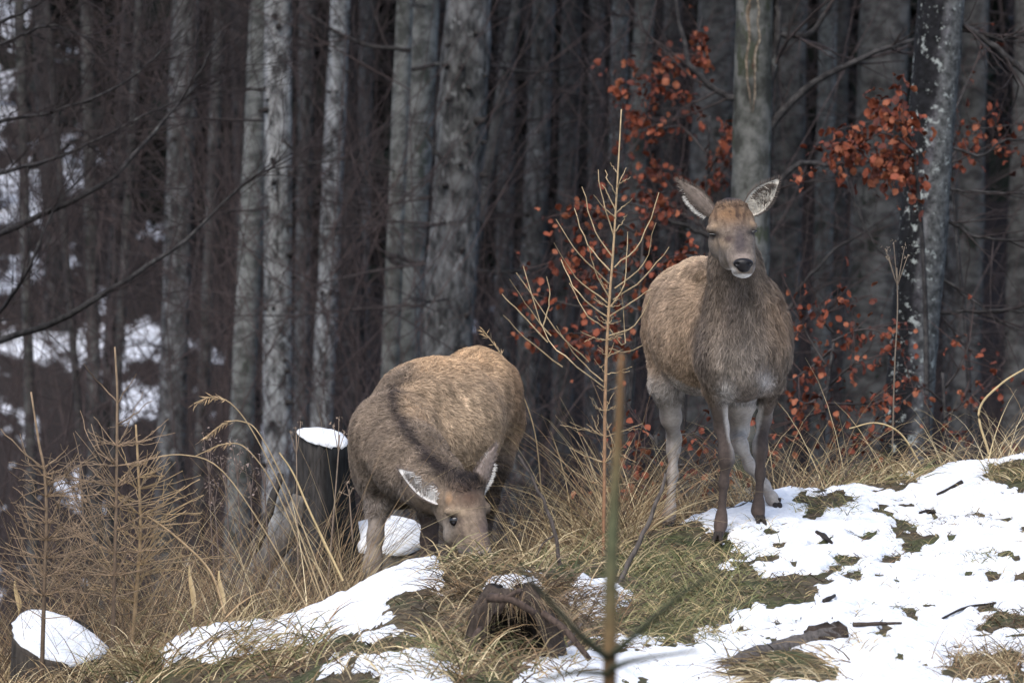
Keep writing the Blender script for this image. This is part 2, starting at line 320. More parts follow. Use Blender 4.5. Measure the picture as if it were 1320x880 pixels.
def tree(name, u_top, u_bot, v_bot, wpx, Y, mat, label, group, kind='beech', stubs=0, dead=0, crown=True, rough=.05, seed=0, bend=.0, stubside=None, flare=1.25):
    """u_top: column at v=0, u_bot: column at v_bot; width in photo pixels"""
    rg = np.random.default_rng(100+seed)
    a = P(u_top, 0, Y); bpt = P(u_bot, v_bot, Y); sl = (a.x-bpt.x)/(a.z-bpt.z)
    x0 = bpt.x; zg = gz(x0, Y)
    for _ in range(3): zg = gz(x0+sl*(zg-bpt.z)*.5, Y)
    zs = np.concatenate([np.arange(zg-.3, a.z+1.2, .09 if Y < 60 else .2), np.linspace(a.z+1.4, a.z+15, 12)])
    r0 = wpx/2/S*Y
    xx = bpt.x+sl*(np.clip(zs, bpt.z-3, a.z+2)-bpt.z)+sl*.4*np.clip(zs-a.z-2, 0, 99)+bend*.5*(vn(zs*.5, seed*1.7)-.5)
    xx = xx-(xx[0]-xx[0])
    yy = Y+bend*(vn(zs*.35, seed*3.1+9)-.5)
    rr = r0*np.interp(zs, [zg, zg+.5, bpt.z, a.z, a.z+15], [flare*1.3, flare, 1.06, .97, .3])
    t = empty(name, (float(xx[2]), float(yy[2]), zg), label, 'tree', group)
    V, Q = trunk_mesh(np.stack([xx, yy, zs], 1), rr, 20 if Y < 60 else 12, kind, rough=rough, seed=seed)
    V = V-np.array(t.location)
    tr = link('trunk', mesh_np('trunk', V, Q), mat); tr.parent = t
    if crown:
        k = int(np.searchsorted(zs, a.z+(3.2 if kind == 'spruce' else 2.2))); k = min(k, len(zs)-2)
        me = CS[seed % 3] if kind == 'spruce' else CB[seed % 2]
        o = link('crown', me); o.parent = t; o.location = Vector((xx[k], yy[k], zs[k]))-t.location; o.rotation_euler.z = rg.random()*6.28
        s = .8+.5*rg.random(); o.scale = (s, s, s)
    def at(z): i = np.argmin(abs(zs-z)); return np.array([xx[i], yy[i], zs[i]]), rr[i]
    for q in range(stubs):
        z = a.z-(a.z-bpt.z)*rg.random(); c0, r = at(z); an = -math.pi/2+rg.normal(0, .75)
        o = link('branch_stub', stub_me); o.parent = t; s = (.7+.9*rg.random())*(r/.15)**.5
        o.scale = (s, s, s); o.rotation_euler = (0, rg.normal(0, .2), an)
        o.location = Vector(c0)+Vector((math.cos(an), math.sin(an), 0))*(r*.95)-t.location
    for q in range(int(dead*2.2)):
        z = a.z+.3-(a.z-bpt.z)*rg.random(); c0, r = at(z); an = rg.random()*6.28; mb = MB()
        twig_tree(rg, mb, c0-np.array(t.location), (math.cos(an), math.sin(an)*.5-.3, -.05), (.8+1.6*rg.random()), .007+.008*rg.random(), 2, (.04, .033, .032), .5, .05)
        mb.build('branch', M['twig']).parent = t
    t['_at'] = 0; del t['_at']
    return t, at
TR = {}
G1 = 'tree trunks of the dark wood behind the deer'
def T(key, *a, **k): TR[key] = tree(*a, group=G1, seed=len(TR)+1, **k)
T('s360', 'spruce_tree', 359, 357, 600, 36, 52, M['spruce'], 'brightest pale grey spruce trunk with dark knots, left of centre behind the tall snow-capped stump', kind='spruce', stubs=26, dead=4, rough=.04)
T('b327', 'beech_tree', 337, 313, 520, 30, 57, M['beech'], 'smooth grey trunk close against the left side of the brightest knotted trunk', dead=1)
T('s235', 'spruce_tree', 240, 220, 600, 36, 62, M['spruce_dark'], 'mottled dim trunk crossed by the long bare boughs on the left', kind='spruce', stubs=10, dead=6, rough=.07)
T('s432', 'spruce_tree', 439, 415, 540, 27, 60, M['spruce'], 'slim mottled trunk leaning right, rising behind the tall snow-capped stump', kind='spruce', stubs=12, dead=4, rough=.06)
T('b515', 'beech_tree', 522, 503, 470, 22, 52, M['beech'], 'slender smooth grey stem along the left side of a thicker trunk, above the grazing deer', dead=1, flare=1.1)
T('b545', 'beech_tree', 548, 519, 470, 40, 53, M['beech'], 'thick smooth grey trunk with a slender stem on its left side, above the grazing deer', dead=2, flare=1.1)
T('s600', 'spruce_tree', 604, 576, 460, 62, 50, M['spruce_dark'], 'broad rough flaky dark grey trunk rising above the back of the grazing deer', kind='spruce', stubs=16, dead=6, rough=.08)
T('b640', 'beech_tree', 668, 610, 330, 15, 58, M['beech_dark'], 'thin leaning stem just right of the broad flaky trunk', dead=2)
T('s697', 'spruce_tree', 702, 684, 400, 30, 62, M['spruce_dark'], 'grey mottled trunk left of the bare larch sapling top', kind='spruce', stubs=8, dead=5, rough=.06)
T('b740', 'beech_tree', 738, 726, 470, 26, 66, M['beech_dark'], 'dim greenish trunk between the mottled trunk and the larch sapling top', dead=4)
T('b825', 'beech_tree', 832, 812, 350, 27, 60, M['beech'], 'grey trunk just right of the larch sapling top, left of the red beech leaves', dead=3)
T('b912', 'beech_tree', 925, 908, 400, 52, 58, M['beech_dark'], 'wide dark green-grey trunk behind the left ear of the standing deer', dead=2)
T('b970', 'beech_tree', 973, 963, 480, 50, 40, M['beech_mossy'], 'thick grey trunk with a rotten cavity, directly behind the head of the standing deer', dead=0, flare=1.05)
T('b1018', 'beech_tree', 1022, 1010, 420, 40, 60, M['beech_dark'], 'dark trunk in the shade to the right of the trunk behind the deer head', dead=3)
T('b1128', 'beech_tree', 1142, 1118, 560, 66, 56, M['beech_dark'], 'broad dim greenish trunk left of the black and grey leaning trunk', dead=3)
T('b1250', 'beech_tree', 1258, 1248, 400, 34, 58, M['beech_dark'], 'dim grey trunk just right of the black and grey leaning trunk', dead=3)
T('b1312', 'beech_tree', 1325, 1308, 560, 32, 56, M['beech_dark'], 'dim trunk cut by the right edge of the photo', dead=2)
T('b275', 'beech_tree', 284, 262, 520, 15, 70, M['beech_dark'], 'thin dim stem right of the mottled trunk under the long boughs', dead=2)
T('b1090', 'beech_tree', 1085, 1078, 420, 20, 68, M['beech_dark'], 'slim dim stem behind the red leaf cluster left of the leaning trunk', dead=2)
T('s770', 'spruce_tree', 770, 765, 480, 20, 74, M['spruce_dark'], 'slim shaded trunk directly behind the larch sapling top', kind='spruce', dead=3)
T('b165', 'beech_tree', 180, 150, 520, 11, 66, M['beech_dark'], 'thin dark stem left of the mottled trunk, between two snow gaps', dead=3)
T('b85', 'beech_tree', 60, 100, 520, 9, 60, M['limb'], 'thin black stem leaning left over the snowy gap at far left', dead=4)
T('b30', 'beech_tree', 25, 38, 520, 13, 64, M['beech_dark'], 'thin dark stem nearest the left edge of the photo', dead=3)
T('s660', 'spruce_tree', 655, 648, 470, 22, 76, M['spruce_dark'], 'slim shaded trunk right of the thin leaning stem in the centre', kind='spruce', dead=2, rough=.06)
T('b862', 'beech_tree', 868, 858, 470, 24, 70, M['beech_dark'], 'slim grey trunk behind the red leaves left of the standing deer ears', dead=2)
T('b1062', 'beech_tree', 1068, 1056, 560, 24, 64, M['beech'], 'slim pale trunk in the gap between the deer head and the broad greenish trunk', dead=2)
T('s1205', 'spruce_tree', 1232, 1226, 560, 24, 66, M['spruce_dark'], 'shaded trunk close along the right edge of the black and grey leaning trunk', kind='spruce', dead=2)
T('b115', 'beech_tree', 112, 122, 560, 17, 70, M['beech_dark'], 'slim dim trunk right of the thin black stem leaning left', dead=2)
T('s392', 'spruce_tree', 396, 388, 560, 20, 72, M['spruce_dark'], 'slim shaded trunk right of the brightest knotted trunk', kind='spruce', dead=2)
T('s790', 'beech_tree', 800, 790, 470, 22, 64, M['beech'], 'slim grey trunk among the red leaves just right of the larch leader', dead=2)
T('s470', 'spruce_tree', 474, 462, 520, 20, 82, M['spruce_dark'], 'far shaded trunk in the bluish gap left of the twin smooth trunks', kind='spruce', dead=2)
# the leaning trunk, black on one side and grey on the other
m, t, b = newmat('half_black_bark', .9); a = nd(t, 'ShaderNodeAttribute', attribute_name='Col')
v = coords(t, (1, 1, 1), False); f = noise(t, v, 22, 6, .7); f2 = noise(t, v, 16, 4, .75)
c = mixc(t, 1., a.outputs['Color'], ramp(t, f, [(.38, (.4, .4, .4)), (.62, (1.5, 1.5, 1.5))]), 'MULTIPLY')
c = mixc(t, ramp(t, f2, [(.58, (0, 0, 0)), (.63, (1, 1, 1))]), c, (.3, .32, .3)); t.links.new(c, b.inputs['Base Color']); bump(t, b, f, .7, .02); M['half'] = m
TR['half'] = tree('beech_tree', 1213, 1168, 570, 62, 36, M['half'], 'leaning trunk, black bark on its left half and grey lichened bark on its right', G1, dead=0, seed=77, rough=.04, flare=1.1)
tr = [o for o in TR['half'][0].children if o.name.startswith('trunk')][0]
me = tr.data; co = np.empty(len(me.vertices)*3, np.float32); me.vertices.foreach_get('co', co); co = co.reshape(-1, 3)
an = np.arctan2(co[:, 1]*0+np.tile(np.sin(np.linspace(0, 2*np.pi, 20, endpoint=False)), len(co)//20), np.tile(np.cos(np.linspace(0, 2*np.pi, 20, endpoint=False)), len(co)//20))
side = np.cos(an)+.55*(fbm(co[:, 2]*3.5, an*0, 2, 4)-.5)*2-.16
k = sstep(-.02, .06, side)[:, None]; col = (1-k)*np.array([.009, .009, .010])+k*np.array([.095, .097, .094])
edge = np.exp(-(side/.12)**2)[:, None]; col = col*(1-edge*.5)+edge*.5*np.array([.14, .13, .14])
lowk = sstep(-.9, -2.2, co[:, 2]+TR['half'][0].location.z-1.0)[:, None]*0
ca = me.color_attributes.new('Col', 'FLOAT_COLOR', 'POINT'); ca.data.foreach_set('color', np.hstack([col, np.ones((len(col), 1))]).astype(np.float32).ravel())
t, at_ = TR['b970']; mb = MB(); rows = []                             # rotten streak on the front of the thick trunk
for v in np.arange(-6, 150, 3):
    z = (440-v)/S*40; c0, r = at_(z); wd = .045*(.4+.9*float(vn(v*.06, 3)))*min(1, (152-v)/50); ac = -math.pi/2-.12+.25*(float(vn(v*.04, 9))-.5)
    rows.append([np.array((c0[0]+(r*1.03+.004)*math.cos(ac+k*wd/r), c0[1]+(r*1.03+.004+(0 if abs(k) > .8 else -.012))*math.sin(ac+k*wd/r), z)) for k in (-1, -.5, 0, .5, 1)])
V = np.array(rows).reshape(-1, 3)-np.array(t.location); n = len(rows); Q = [(i*5+j, i*5+j+1, i*5+j+6, i*5+j+5) for i in range(n-1) for j in range(4)]
mb.add(V, Q=Q, c=np.tile(np.array([(.2, .16, .12), (.1, .07, .045), (.03, .02, .014), (.07, .045, .03), (.2, .17, .13)]), (n, 1))*RNG.uniform(.5, 1.4, (n*5, 1))); mb.build('rotten_cavity', M['wood']).parent = t
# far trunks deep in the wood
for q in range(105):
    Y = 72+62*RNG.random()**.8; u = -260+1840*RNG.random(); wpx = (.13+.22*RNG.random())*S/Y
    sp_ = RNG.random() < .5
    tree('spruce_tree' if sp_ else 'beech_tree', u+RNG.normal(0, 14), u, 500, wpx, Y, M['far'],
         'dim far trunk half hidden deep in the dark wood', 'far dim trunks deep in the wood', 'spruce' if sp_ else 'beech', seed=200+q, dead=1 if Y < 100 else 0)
# limbs given by their course in the photo
def limb(key, pts, Y, r0, r1, ntw, c=(.05, .045, .044), twl=.5, depth=1, twc=(.045, .035, .033)):
    t = TR[key][0]; mb = MB(); pp = [P(u, v, Y[i] if isinstance(Y, (list, tuple)) else Y) for i, (u, v) in enumerate(pts)]
    sp = spl(pp, 16); k = RNG.normal(0, .006, sp.shape); k[0] = 0; sp = sp+k
    mb.tube(sp-np.array(t.location), [r0*.78/S*pp[0].y, r1*.8/S*pp[0].y], 7, c, rough=.15)
    o = mb.build('limb', M['limb']); o.parent = t
    if ntw:
        mt = MB()
        for q in range(ntw):
            i = RNG.integers(2, 16); d = sp[min(i+1, 15)]-sp[i-1]; d = d/np.linalg.norm(d)+RNG.normal(0, .45, 3); d /= np.linalg.norm(d)
            twig_tree(RNG, mt, sp[i]-np.array(t.location), d, twl*(.5+RNG.random()), r1/S*pp[0].y*.6, depth, twc, .45, .12)
        w_ = mt.build('twig', M['twig']); w_.parent = o; w_['kind'] = 'stuff'
LT = tree('beech_tree', -95, -110, 700, 50, 38, M['beech_dark'], 'beech beyond the left edge whose long bare boughs sweep up to the right', G1, dead=0, seed=91); TR['left'] = LT
for pts, r in (([(-100, 470), (0, 437), (90, 405), (180, 350), (240, 310), (300, 250), (350, 215)], 7), ([(-100, 330), (0, 300), (90, 260), (160, 215), (215, 150), (250, 100), (285, 40)], 6),
               ([(-100, 185), (0, 158), (100, 135), (170, 100), (205, 65)], 4), ([(-100, 250), (0, 222), (80, 200), (165, 160), (240, 122)], 4), ([(-100, 120), (0, 60), (60, 35), (120, 50)], 4),
               ([(-100, 80), (20, 20), (90, -20)], 4), ([(-100, 540), (0, 400), (30, 360), (60, 290), (110, 220)], 4)):
    limb('left', pts, [38, 37]+[36.5]*8, r, 1.3, 24, twl=.6, depth=2, twc=(.036, .028, .027))
limb('b970', [(985, 175), (1012, 140), (1040, 112), (1080, 90), (1130, 66), (1180, 52)], 40, 8, 3, 7)
limb('b970', [(985, 262), (1005, 235), (1030, 211), (1065, 212), (1100, 213), (1135, 205)], 40, 6, 2.5, 7)
limb('b970', [(985, 20), (1005, 42), (1035, 46), (1058, 28), (1080, -5)], 40, 6, 4, 4)
limb('b970', [(955, 130), (925, 118), (893, 88), (878, 40), (870, -10)], 40, 6, 3, 5)
limb('b970', [(985, 130), (1000, 60), (1003, 20), (1000, -20)], 40, 9, 5, 2)
limb('b970', [(955, 320), (905, 300), (875, 288), (815, 262), (770, 262)], 40, 5, 2, 9)
limb('b970', [(985, 420), (1018, 395), (1040, 360), (1080, 320), (1128, 288)], 40, 4, 1.5, 8)
limb('half', [(1225, 20), (1245, 35), (1280, 57), (1325, 95), (1380, 120)], 36, 6, 4, 6)
limb('half', [(1220, 60), (1240, 38), (1290, 52), (1340, 40)], 36, 4, 2, 6)
limb('half', [(1205, 242), (1225, 245), (1270, 247), (1340, 252)], 36, 3, 1.5, 6)
limb('half', [(1200, 275), (1225, 287), (1260, 305), (1330, 312)], 36, 4, 2, 8)
limb('half', [(1195, 350), (1235, 372), (1280, 410), (1330, 430)], 36, 3, 1.5, 8)
limb('half', [(1195, 398), (1225, 403), (1280, 400), (1340, 403)], 36, 3.5, 2, 8)
limb('half', [(1200, 330), (1160, 345), (1120, 300), (1090, 230)], 36, 2.5, 1, 8)
limb('half', [(1212, 180), (1260, 200), (1300, 180), (1340, 190)], 36, 3, 1.5, 8)
limb('b545', [(520, 345), (500, 330), (560, 342), (640, 352), (700, 345)], 51.5, 5, 2, 9)
limb('b545', [(530, 65), (480, 60), (440, 45), (400, 20)], 51.5, 4, 2, 6)
limb('b545', [(530, 90), (600, 80), (680, 92), (760, 85)], 51.5, 4, 1.5, 6)
limb('s360', [(365, 180), (400, 210), (450, 205), (510, 222)], 51, 3, 1.5, 6)
limb('s600', [(575, 215), (560, 190), (548, 168)], 49, 5, 3, 0)
# ------------------------------------------------------------------ bare shrubs and the far thicket
def shrub_mesh(seed, n=7):
    rg = np.random.default_rng(seed); mb = MB()
    for q in range(n):
        a = rg.random()*6.28; twig_tree(rg, mb, (rg.normal(0, .12), rg.normal(0, .12), 0), (math.cos(a)*.35, math.sin(a)*.35, 1), 1.9+rg.random(), .0036, 2, (.06, .044, .041), .75, .08)
    return mesh_np('branches', np.vstack(mb.V), [np.vstack(mb.Q)], np.vstack(mb.C))
SH = [shrub_mesh(s) for s in (11, 12, 13, 14)]
for me in SH: me.materials.append(M['twig'])
for q in range(32):
    Y = 56+20*RNG.random() if q > 10 else 42+8*RNG.random(); u = -220+1700*RNG.random()
    x = (u-660)/S*Y; o = link('bare_shrub', SH[q % 4]); o.location = (x, Y, gz(x, Y)-.05); o.rotation_euler.z = RNG.random()*6.28
    s = (1.0+.5*RNG.random())*np.interp(Y, [40, 56, 76], [2.3, 3.1, 3.8]); o.scale = (s*.8, s*.8, s)
    tag(o, 'leafless brown shrub with fine upright twigs among the trunks', 'shrub', 'bare shrubs filling the wood behind the deer')
mb = MB()
for q in range(95):
    Y = 86+40*RNG.random(); u = RNG.choice([RNG.normal(950, 280), RNG.normal(640, 120), RNG.normal(290, 90)]); x = (u-660)/S*Y; z0 = gz(x, Y)
    h = 7+7*RNG.random(); n = 420
    f = RNG.random(n); a = RNG.random(n)*6.283; rad = (1-f)*h*.2*RNG.random(n)**.5+.1
    p = np.stack([x+rad*np.cos(a), Y+rad*np.sin(a), z0+f*h], 1); s = .25+.35*RNG.random(n)
    d1 = RNG.normal(0, 1, (n, 3))*s[:, None]; d2 = RNG.normal(0, 1, (n, 3))*s[:, None]*.6; d1[:, 2] -= s*.6
    V = np.stack([p, p+d1, p+d2], 1).reshape(-1, 3); cc = np.repeat(.007+.014*RNG.random(n), 3)[:, None]*np.array([.75, 1, .7])  # needles near black: shade between the trunks put into their colour
    mb.add(V, T=np.arange(3*n).reshape(-1, 3), c=cc)
tag(mb.build('conifer_thicket', M['needle'], smooth=False), 'dark green mass of young conifers deep behind the trunks', 'thicket', kind='stuff')
# ------------------------------------------------------------------ young beeches with russet leaves
def leaf_mesh(seed):
    rg = np.random.default_rng(seed); n = 5; V = []; T = []
    for i in range(n):
        f = i/(n-1); wd = .42*math.sin(math.pi*min(1, f*.92+.06))**.8; z = .16*math.sin(f*3.1)+rg.normal(0, .03); cu = .13+.1*rg.random()
        V += [(f, -wd, z+cu), (f, 0, z), (f, wd, z+cu*rg.random()*1.4)]
    for i in range(n-1):
        for j in (0, 1):
            k = i*3+j; T += [(k, k+1, k+4), (k, k+4, k+3)]
    c = np.array([(.15, .038, .02), (.20, .052, .025), (.09, .027, .018), (.24, .08, .04)][seed % 4])
    return mesh_np('leaf', np.array(V), [np.array(T)], np.tile(c, (len(V), 1)))
LF = [leaf_mesh(s) for s in range(8)]
for me in LF: me.materials.append(M['leaf'])
def young_beech(label, stem, Y, branches, nl, size=.055, maxleaf=230, spread=.05):
    base = P(*stem[0], Y); base.z = gz(base.x, Y)
    t = empty('young_beech', base, label, 'sapling', 'young beeches holding russet leaves'); L = np.array(base)
    mb = MB(); mb.tube(spl([base]+[P(u, v, Y) for u, v in stem], 14)-L, [.022, .009], 6, (.055, .05, .048)); mb.build('stem', M['limb']).parent = t
    cnt = 0; tot = sum(w_ for _, w_ in branches); extra = MB()
    for pts, wt in branches:
        sp = spl([P(u, v, Y+RNG.normal(0, .12)) for u, v in pts], 14)-L; mb = MB(); mb.tube(sp, [.008, .003], 5, (.05, .043, .04))
        side = []
        for q in range(9):
            i = RNG.integers(3, 14); d = sp[i]-sp[i-2]; d = d/np.linalg.norm(d)+RNG.normal(0, .6, 3); d[2] -= .1; d /= np.linalg.norm(d); l = .12+.22*RNG.random()
            s2 = sp[i]+d*np.linspace(0, l, 4)[:, None]; side.append(s2); mb.tube(s2, [.0035, .0015], 3, (.07, .045, .04), cap=False)
        mb.build('branch', M['twig']).parent = t
        for q in range(int(nl*1.7*wt/tot)):
            s2 = side[RNG.integers(0, 9)] if RNG.random() < .7 else sp; p = s2[RNG.integers(1, len(s2))]+RNG.normal(0, spread*.6, 3)
            sz = size*(.45+.65*RNG.random()); rot = (RNG.normal(0, .7), .9+RNG.normal(0, .6), RNG.random()*6.28)
            o = link('leaf', LF[RNG.integers(0, 8)]); o.parent = t; o.location = p; o.rotation_euler = rot; o.scale = (sz, sz, sz)
    return t
young_beech('young beech with a dense orange-brown leaf bunch left of the leaning black and grey trunk', [(1195, 560), (1190, 330), (1178, 190)], 34.6,
            [([(1180, 195), (1150, 175), (1110, 170), (1082, 195)], 2), ([(1180, 190), (1160, 160), (1140, 152), (1100, 165)], 2), ([(1182, 205), (1160, 200), (1140, 215), (1120, 205)], 2), ([(1180, 200), (1170, 190), (1160, 225)], 1)], 270, .06)
young_beech('young beech with orange-brown leaves right of the leaning black and grey trunk', [(1250, 560), (1235, 330), (1225, 200)], 37.5,
            [([(1226, 205), (1250, 170), (1275, 165), (1312, 160)], 2), ([(1226, 210), (1250, 200), (1290, 180)], 2), ([(1228, 190), (1240, 160), (1245, 190)], 1), ([(1228, 150), (1250, 100), (1270, 60)], .4)], 70, .055)
young_beech('young beech whose russet leaves fill the gap left of the standing deer head', [(880, 600), (905, 330), (915, 150)], 41.5,
            [([(914, 170), (880, 120), (840, 110), (800, 125)], 2), ([(912, 200), (880, 165), (850, 165), (820, 155)], 2), ([(910, 230), (930, 190), (945, 170)], 1.3), ([(908, 260), (870, 225), (835, 215)], 1.5),
             ([(915, 110), (900, 60), (905, 20)], 1.2), ([(915, 90), (890, 70), (850, 80)], 1), ([(908, 250), (925, 225), (940, 215)], 1.2), ([(905, 290), (860, 262), (820, 240)], 1)], 340, .062)
young_beech('young beech with red-brown leaves between the larch sapling and the back of the standing deer', [(810, 640), (815, 480), (830, 330)], 36,
            [([(828, 345), (800, 320), (760, 322), (725, 335)], 1.4), ([(826, 360), (860, 335), (890, 322)], 1), ([(822, 400), (790, 385), (750, 395), (690, 380)], 1.3), ([(820, 420), (780, 425), (740, 430), (700, 425)], 1.3), ([(820, 390), (850, 370), (870, 350)], 1),
             ([(826, 350), (830, 300), (840, 270)], 1), ([(818, 440), (800, 450), (770, 460)], .8), ([(824, 370), (790, 350), (750, 370)], 1), ([(820, 300), (770, 270), (740, 275)], .8)], 330, .052)
young_beech('low young beech with russet leaves under and right of the standing deer chest', [(1060, 640), (1062, 540), (1075, 440)], 33,
            [([(1072, 450), (1050, 470), (1020, 490)], 1.3), ([(1072, 440), (1110, 425), (1150, 430)], 1), ([(1066, 500), (1100, 470), (1140, 455)], 1), ([(1066, 500), (1040, 520), (1010, 500)], 1), ([(1064, 520), (1110, 520), (1150, 510)], 1.2), ([(1064, 540), (1095, 560), (1130, 565)], 1.2),
             ([(1064, 470), (1040, 430), (1030, 400)], .7), ([(1064, 530), (1030, 540), (1010, 560)], .8), ([(1075, 430), (1060, 410), (1080, 395)], .6)], 230, .047)
young_beech('low young beech with red-brown leaves at the foot of the leaning trunk', [(1225, 640), (1220, 560), (1215, 480)], 34,
            [([(1217, 520), (1190, 500), (1160, 520)], 1), ([(1217, 540), (1240, 520), (1270, 500)], 1.2), ([(1218, 500), (1240, 470), (1250, 440)], .8), ([(1218, 560), (1245, 560), (1200, 580)], .8)], 60, .045)
young_beech('low young beech with rust leaves behind the hind legs of the standing deer', [(840, 700), (850, 620), (845, 560)], 29,
            [([(848, 600), (820, 580), (800, 600)], 1), ([(846, 580), (880, 560), (915, 565)], 1), ([(846, 600), (890, 600), (920, 610)], 1), ([(848, 620), (830, 630), (805, 640)], 1), ([(846, 570), (825, 550), (805, 560)], .7)], 90, .045)
# ------------------------------------------------------------------ signed-distance bodies
def sd_ell(p, c, r, Rm=None):
    q = p-c
    if Rm is not None: q = q@Rm
    k0 = np.linalg.norm(q/r, axis=-1); k1 = np.linalg.norm(q/(r*r), axis=-1)+1e-9
    return k0*(k0-1)/k1
def sd_cone(p, a, b, ra, rb):
    ba = b-a; l2 = (ba*ba).sum(); h = np.clip(((p-a)@ba)/l2, 0, 1)
    return np.linalg.norm(p-a-h[..., None]*ba, axis=-1)-(ra+(rb-ra)*h)
def smin(a, b, k):
    h = np.clip(.5+.5*(b-a)/k, 0, 1); return b+(a-b)*h-k*h*(1-h)
def pa(u, v, Y): return np.array(P(u, v, Y))
class Body:
    def __init__(s): s.pr = []
    def ell(s, u, v, Y, ru, ry, rv, k=.04, rot=None, sub=False):
        sc = Y/S; s.pr.append(('e', pa(u, v, Y), np.array([ru*sc, ry, rv*sc]), k, rot, sub))
    def chain(s, pts, k=.02):
        for a, b in zip(pts[:-1], pts[1:]):
            s.pr.append(('c', pa(*a[:3]), pa(*b[:3]), a[3]*a[2]/S, b[3]*b[2]/S, k))
    def box(s, q, m):
        if q[0] == 'e': rr = q[2].max(); return q[1]-rr-m, q[1]+rr+m
        r = max(q[3], q[4]); return np.minimum(q[1], q[2])-r-m, np.maximum(q[1], q[2])+r+m
    def one(s, q, p): return sd_ell(p, q[1], q[2], q[4]) if q[0] == 'e' else sd_cone(p, q[1], q[2], q[3], q[4])
    def d(s, p):
        r = np.full(p.shape[:-1], 9.)
        for q in s.pr:
            if q[0] == 'e' and q[5]: r = -smin(-r, s.one(q, p), q[3])
            else: r = smin(r, s.one(q, p), q[3] if q[0] == 'e' else q[5])
        return r
    def mesh(s, h):
        bx = [s.box(q, .03) for q in s.pr if not (q[0] == 'e' and q[5])]; lo = np.min([b[0] for b in bx], 0); hi = np.max([b[1] for b in bx], 0)
        n = np.ceil((hi-lo)/h).astype(int)+1; D = np.full(n, 9., np.float32)
        ax = [lo[i]+h*np.arange(n[i]) for i in range(3)]
        for q in s.pr:
            b0, b1 = s.box(q, .09); i0 = np.clip(((b0-lo)/h).astype(int), 0, n); i1 = np.clip(((b1-lo)/h).astype(int)+2, 0, n)
            sl = tuple(slice(i0[i], i1[i]) for i in range(3)); g = np.stack(np.meshgrid(*[ax[i][sl[i]] for i in range(3)], indexing='ij'), -1)
            if q[0] == 'e' and q[5]: D[sl] = -smin(-D[sl], s.one(q, g), q[3])
            else: D[sl] = smin(D[sl], s.one(q, g), q[3] if q[0] == 'e' else q[5])
        I = D < 0; c = [I[a:n[0]-1+a, b_:n[1]-1+b_, c_:n[2]-1+c_] for a in (0, 1) for b_ in (0, 1) for c_ in (0, 1)]
        sm = sum(x.astype(np.int8) for x in c); act = (sm > 0) & (sm < 8); cells = np.argwhere(act)
        vid = np.full(act.shape, -1); vid[act] = np.arange(len(cells))
        acc = np.zeros((len(cells), 3)); cnt = np.zeros(len(cells)); off = [(a, b_, c_) for a in (0, 1) for b_ in (0, 1) for c_ in (0, 1)]
        val = {o: D[cells[:, 0]+o[0], cells[:, 1]+o[1], cells[:, 2]+o[2]] for o in off}
        for o in off:
            for e in range(3):
                if o[e] == 0:
                    o2 = tuple(o[i]+(1 if i == e else 0) for i in range(3)); a, b_ = val[o], val[o2]; x = (a < 0) != (b_ < 0)
                    t = np.where(x, a/np.where(x, a-b_, 1), 0); pt = np.array(o)[None, :]+t[:, None]*np.eye(3)[e]; acc[x] += pt[x]; cnt[x] += 1
        V = lo+h*(cells+acc/cnt[:, None]); Qs = []
        for e in range(3):
            f, g = (e+1) % 3, (e+2) % 3; A = np.take(I, range(n[e]-1), e); B = np.take(I, range(1, n[e]), e)
            for fl, X in ((0, A & ~B), (1, B & ~A)):
                ix = np.argwhere(X); ix = ix[(ix[:, f] > 0) & (ix[:, g] > 0)]
                def cell(df, dg): w_ = ix.copy(); w_[:, f] -= df; w_[:, g] -= dg; return vid[w_[:, 0], w_[:, 1], w_[:, 2]]
                q = np.stack([cell(1, 1), cell(0, 1), cell(0, 0), cell(1, 0)], 1); q = q[(q >= 0).all(1)]
                Qs.append(q if fl == 0 else q[:, ::-1])
        for _ in range(2): V = V-s.grad(V)*s.d(V)[:, None]*.8
        return V, np.vstack(Qs)
    def grad(s, p):
        e = 1e-3; g = np.stack([s.d(p+np.eye(3)[i]*e)-s.d(p-np.eye(3)[i]*e) for i in range(3)], -1)
        return g/(np.linalg.norm(g, axis=-1, keepdims=True)+1e-9)
    def ray(s, u, v, y0):
        Y = y0
        for _ in range(160):
            d = float(s.d(pa(u, v, Y)[None])[0])
            if d < 5e-4: break
            Y += d*.8
        return pa(u, v, Y)
def blend(col, wt, c): return col*(1-wt[:, None])+wt[:, None]*np.array(c)
def G(u, v, cu, cv, ru, rv=None): rv = rv or ru; return np.exp(-(((u-cu)/ru)**2+((v-cv)/rv)**2))
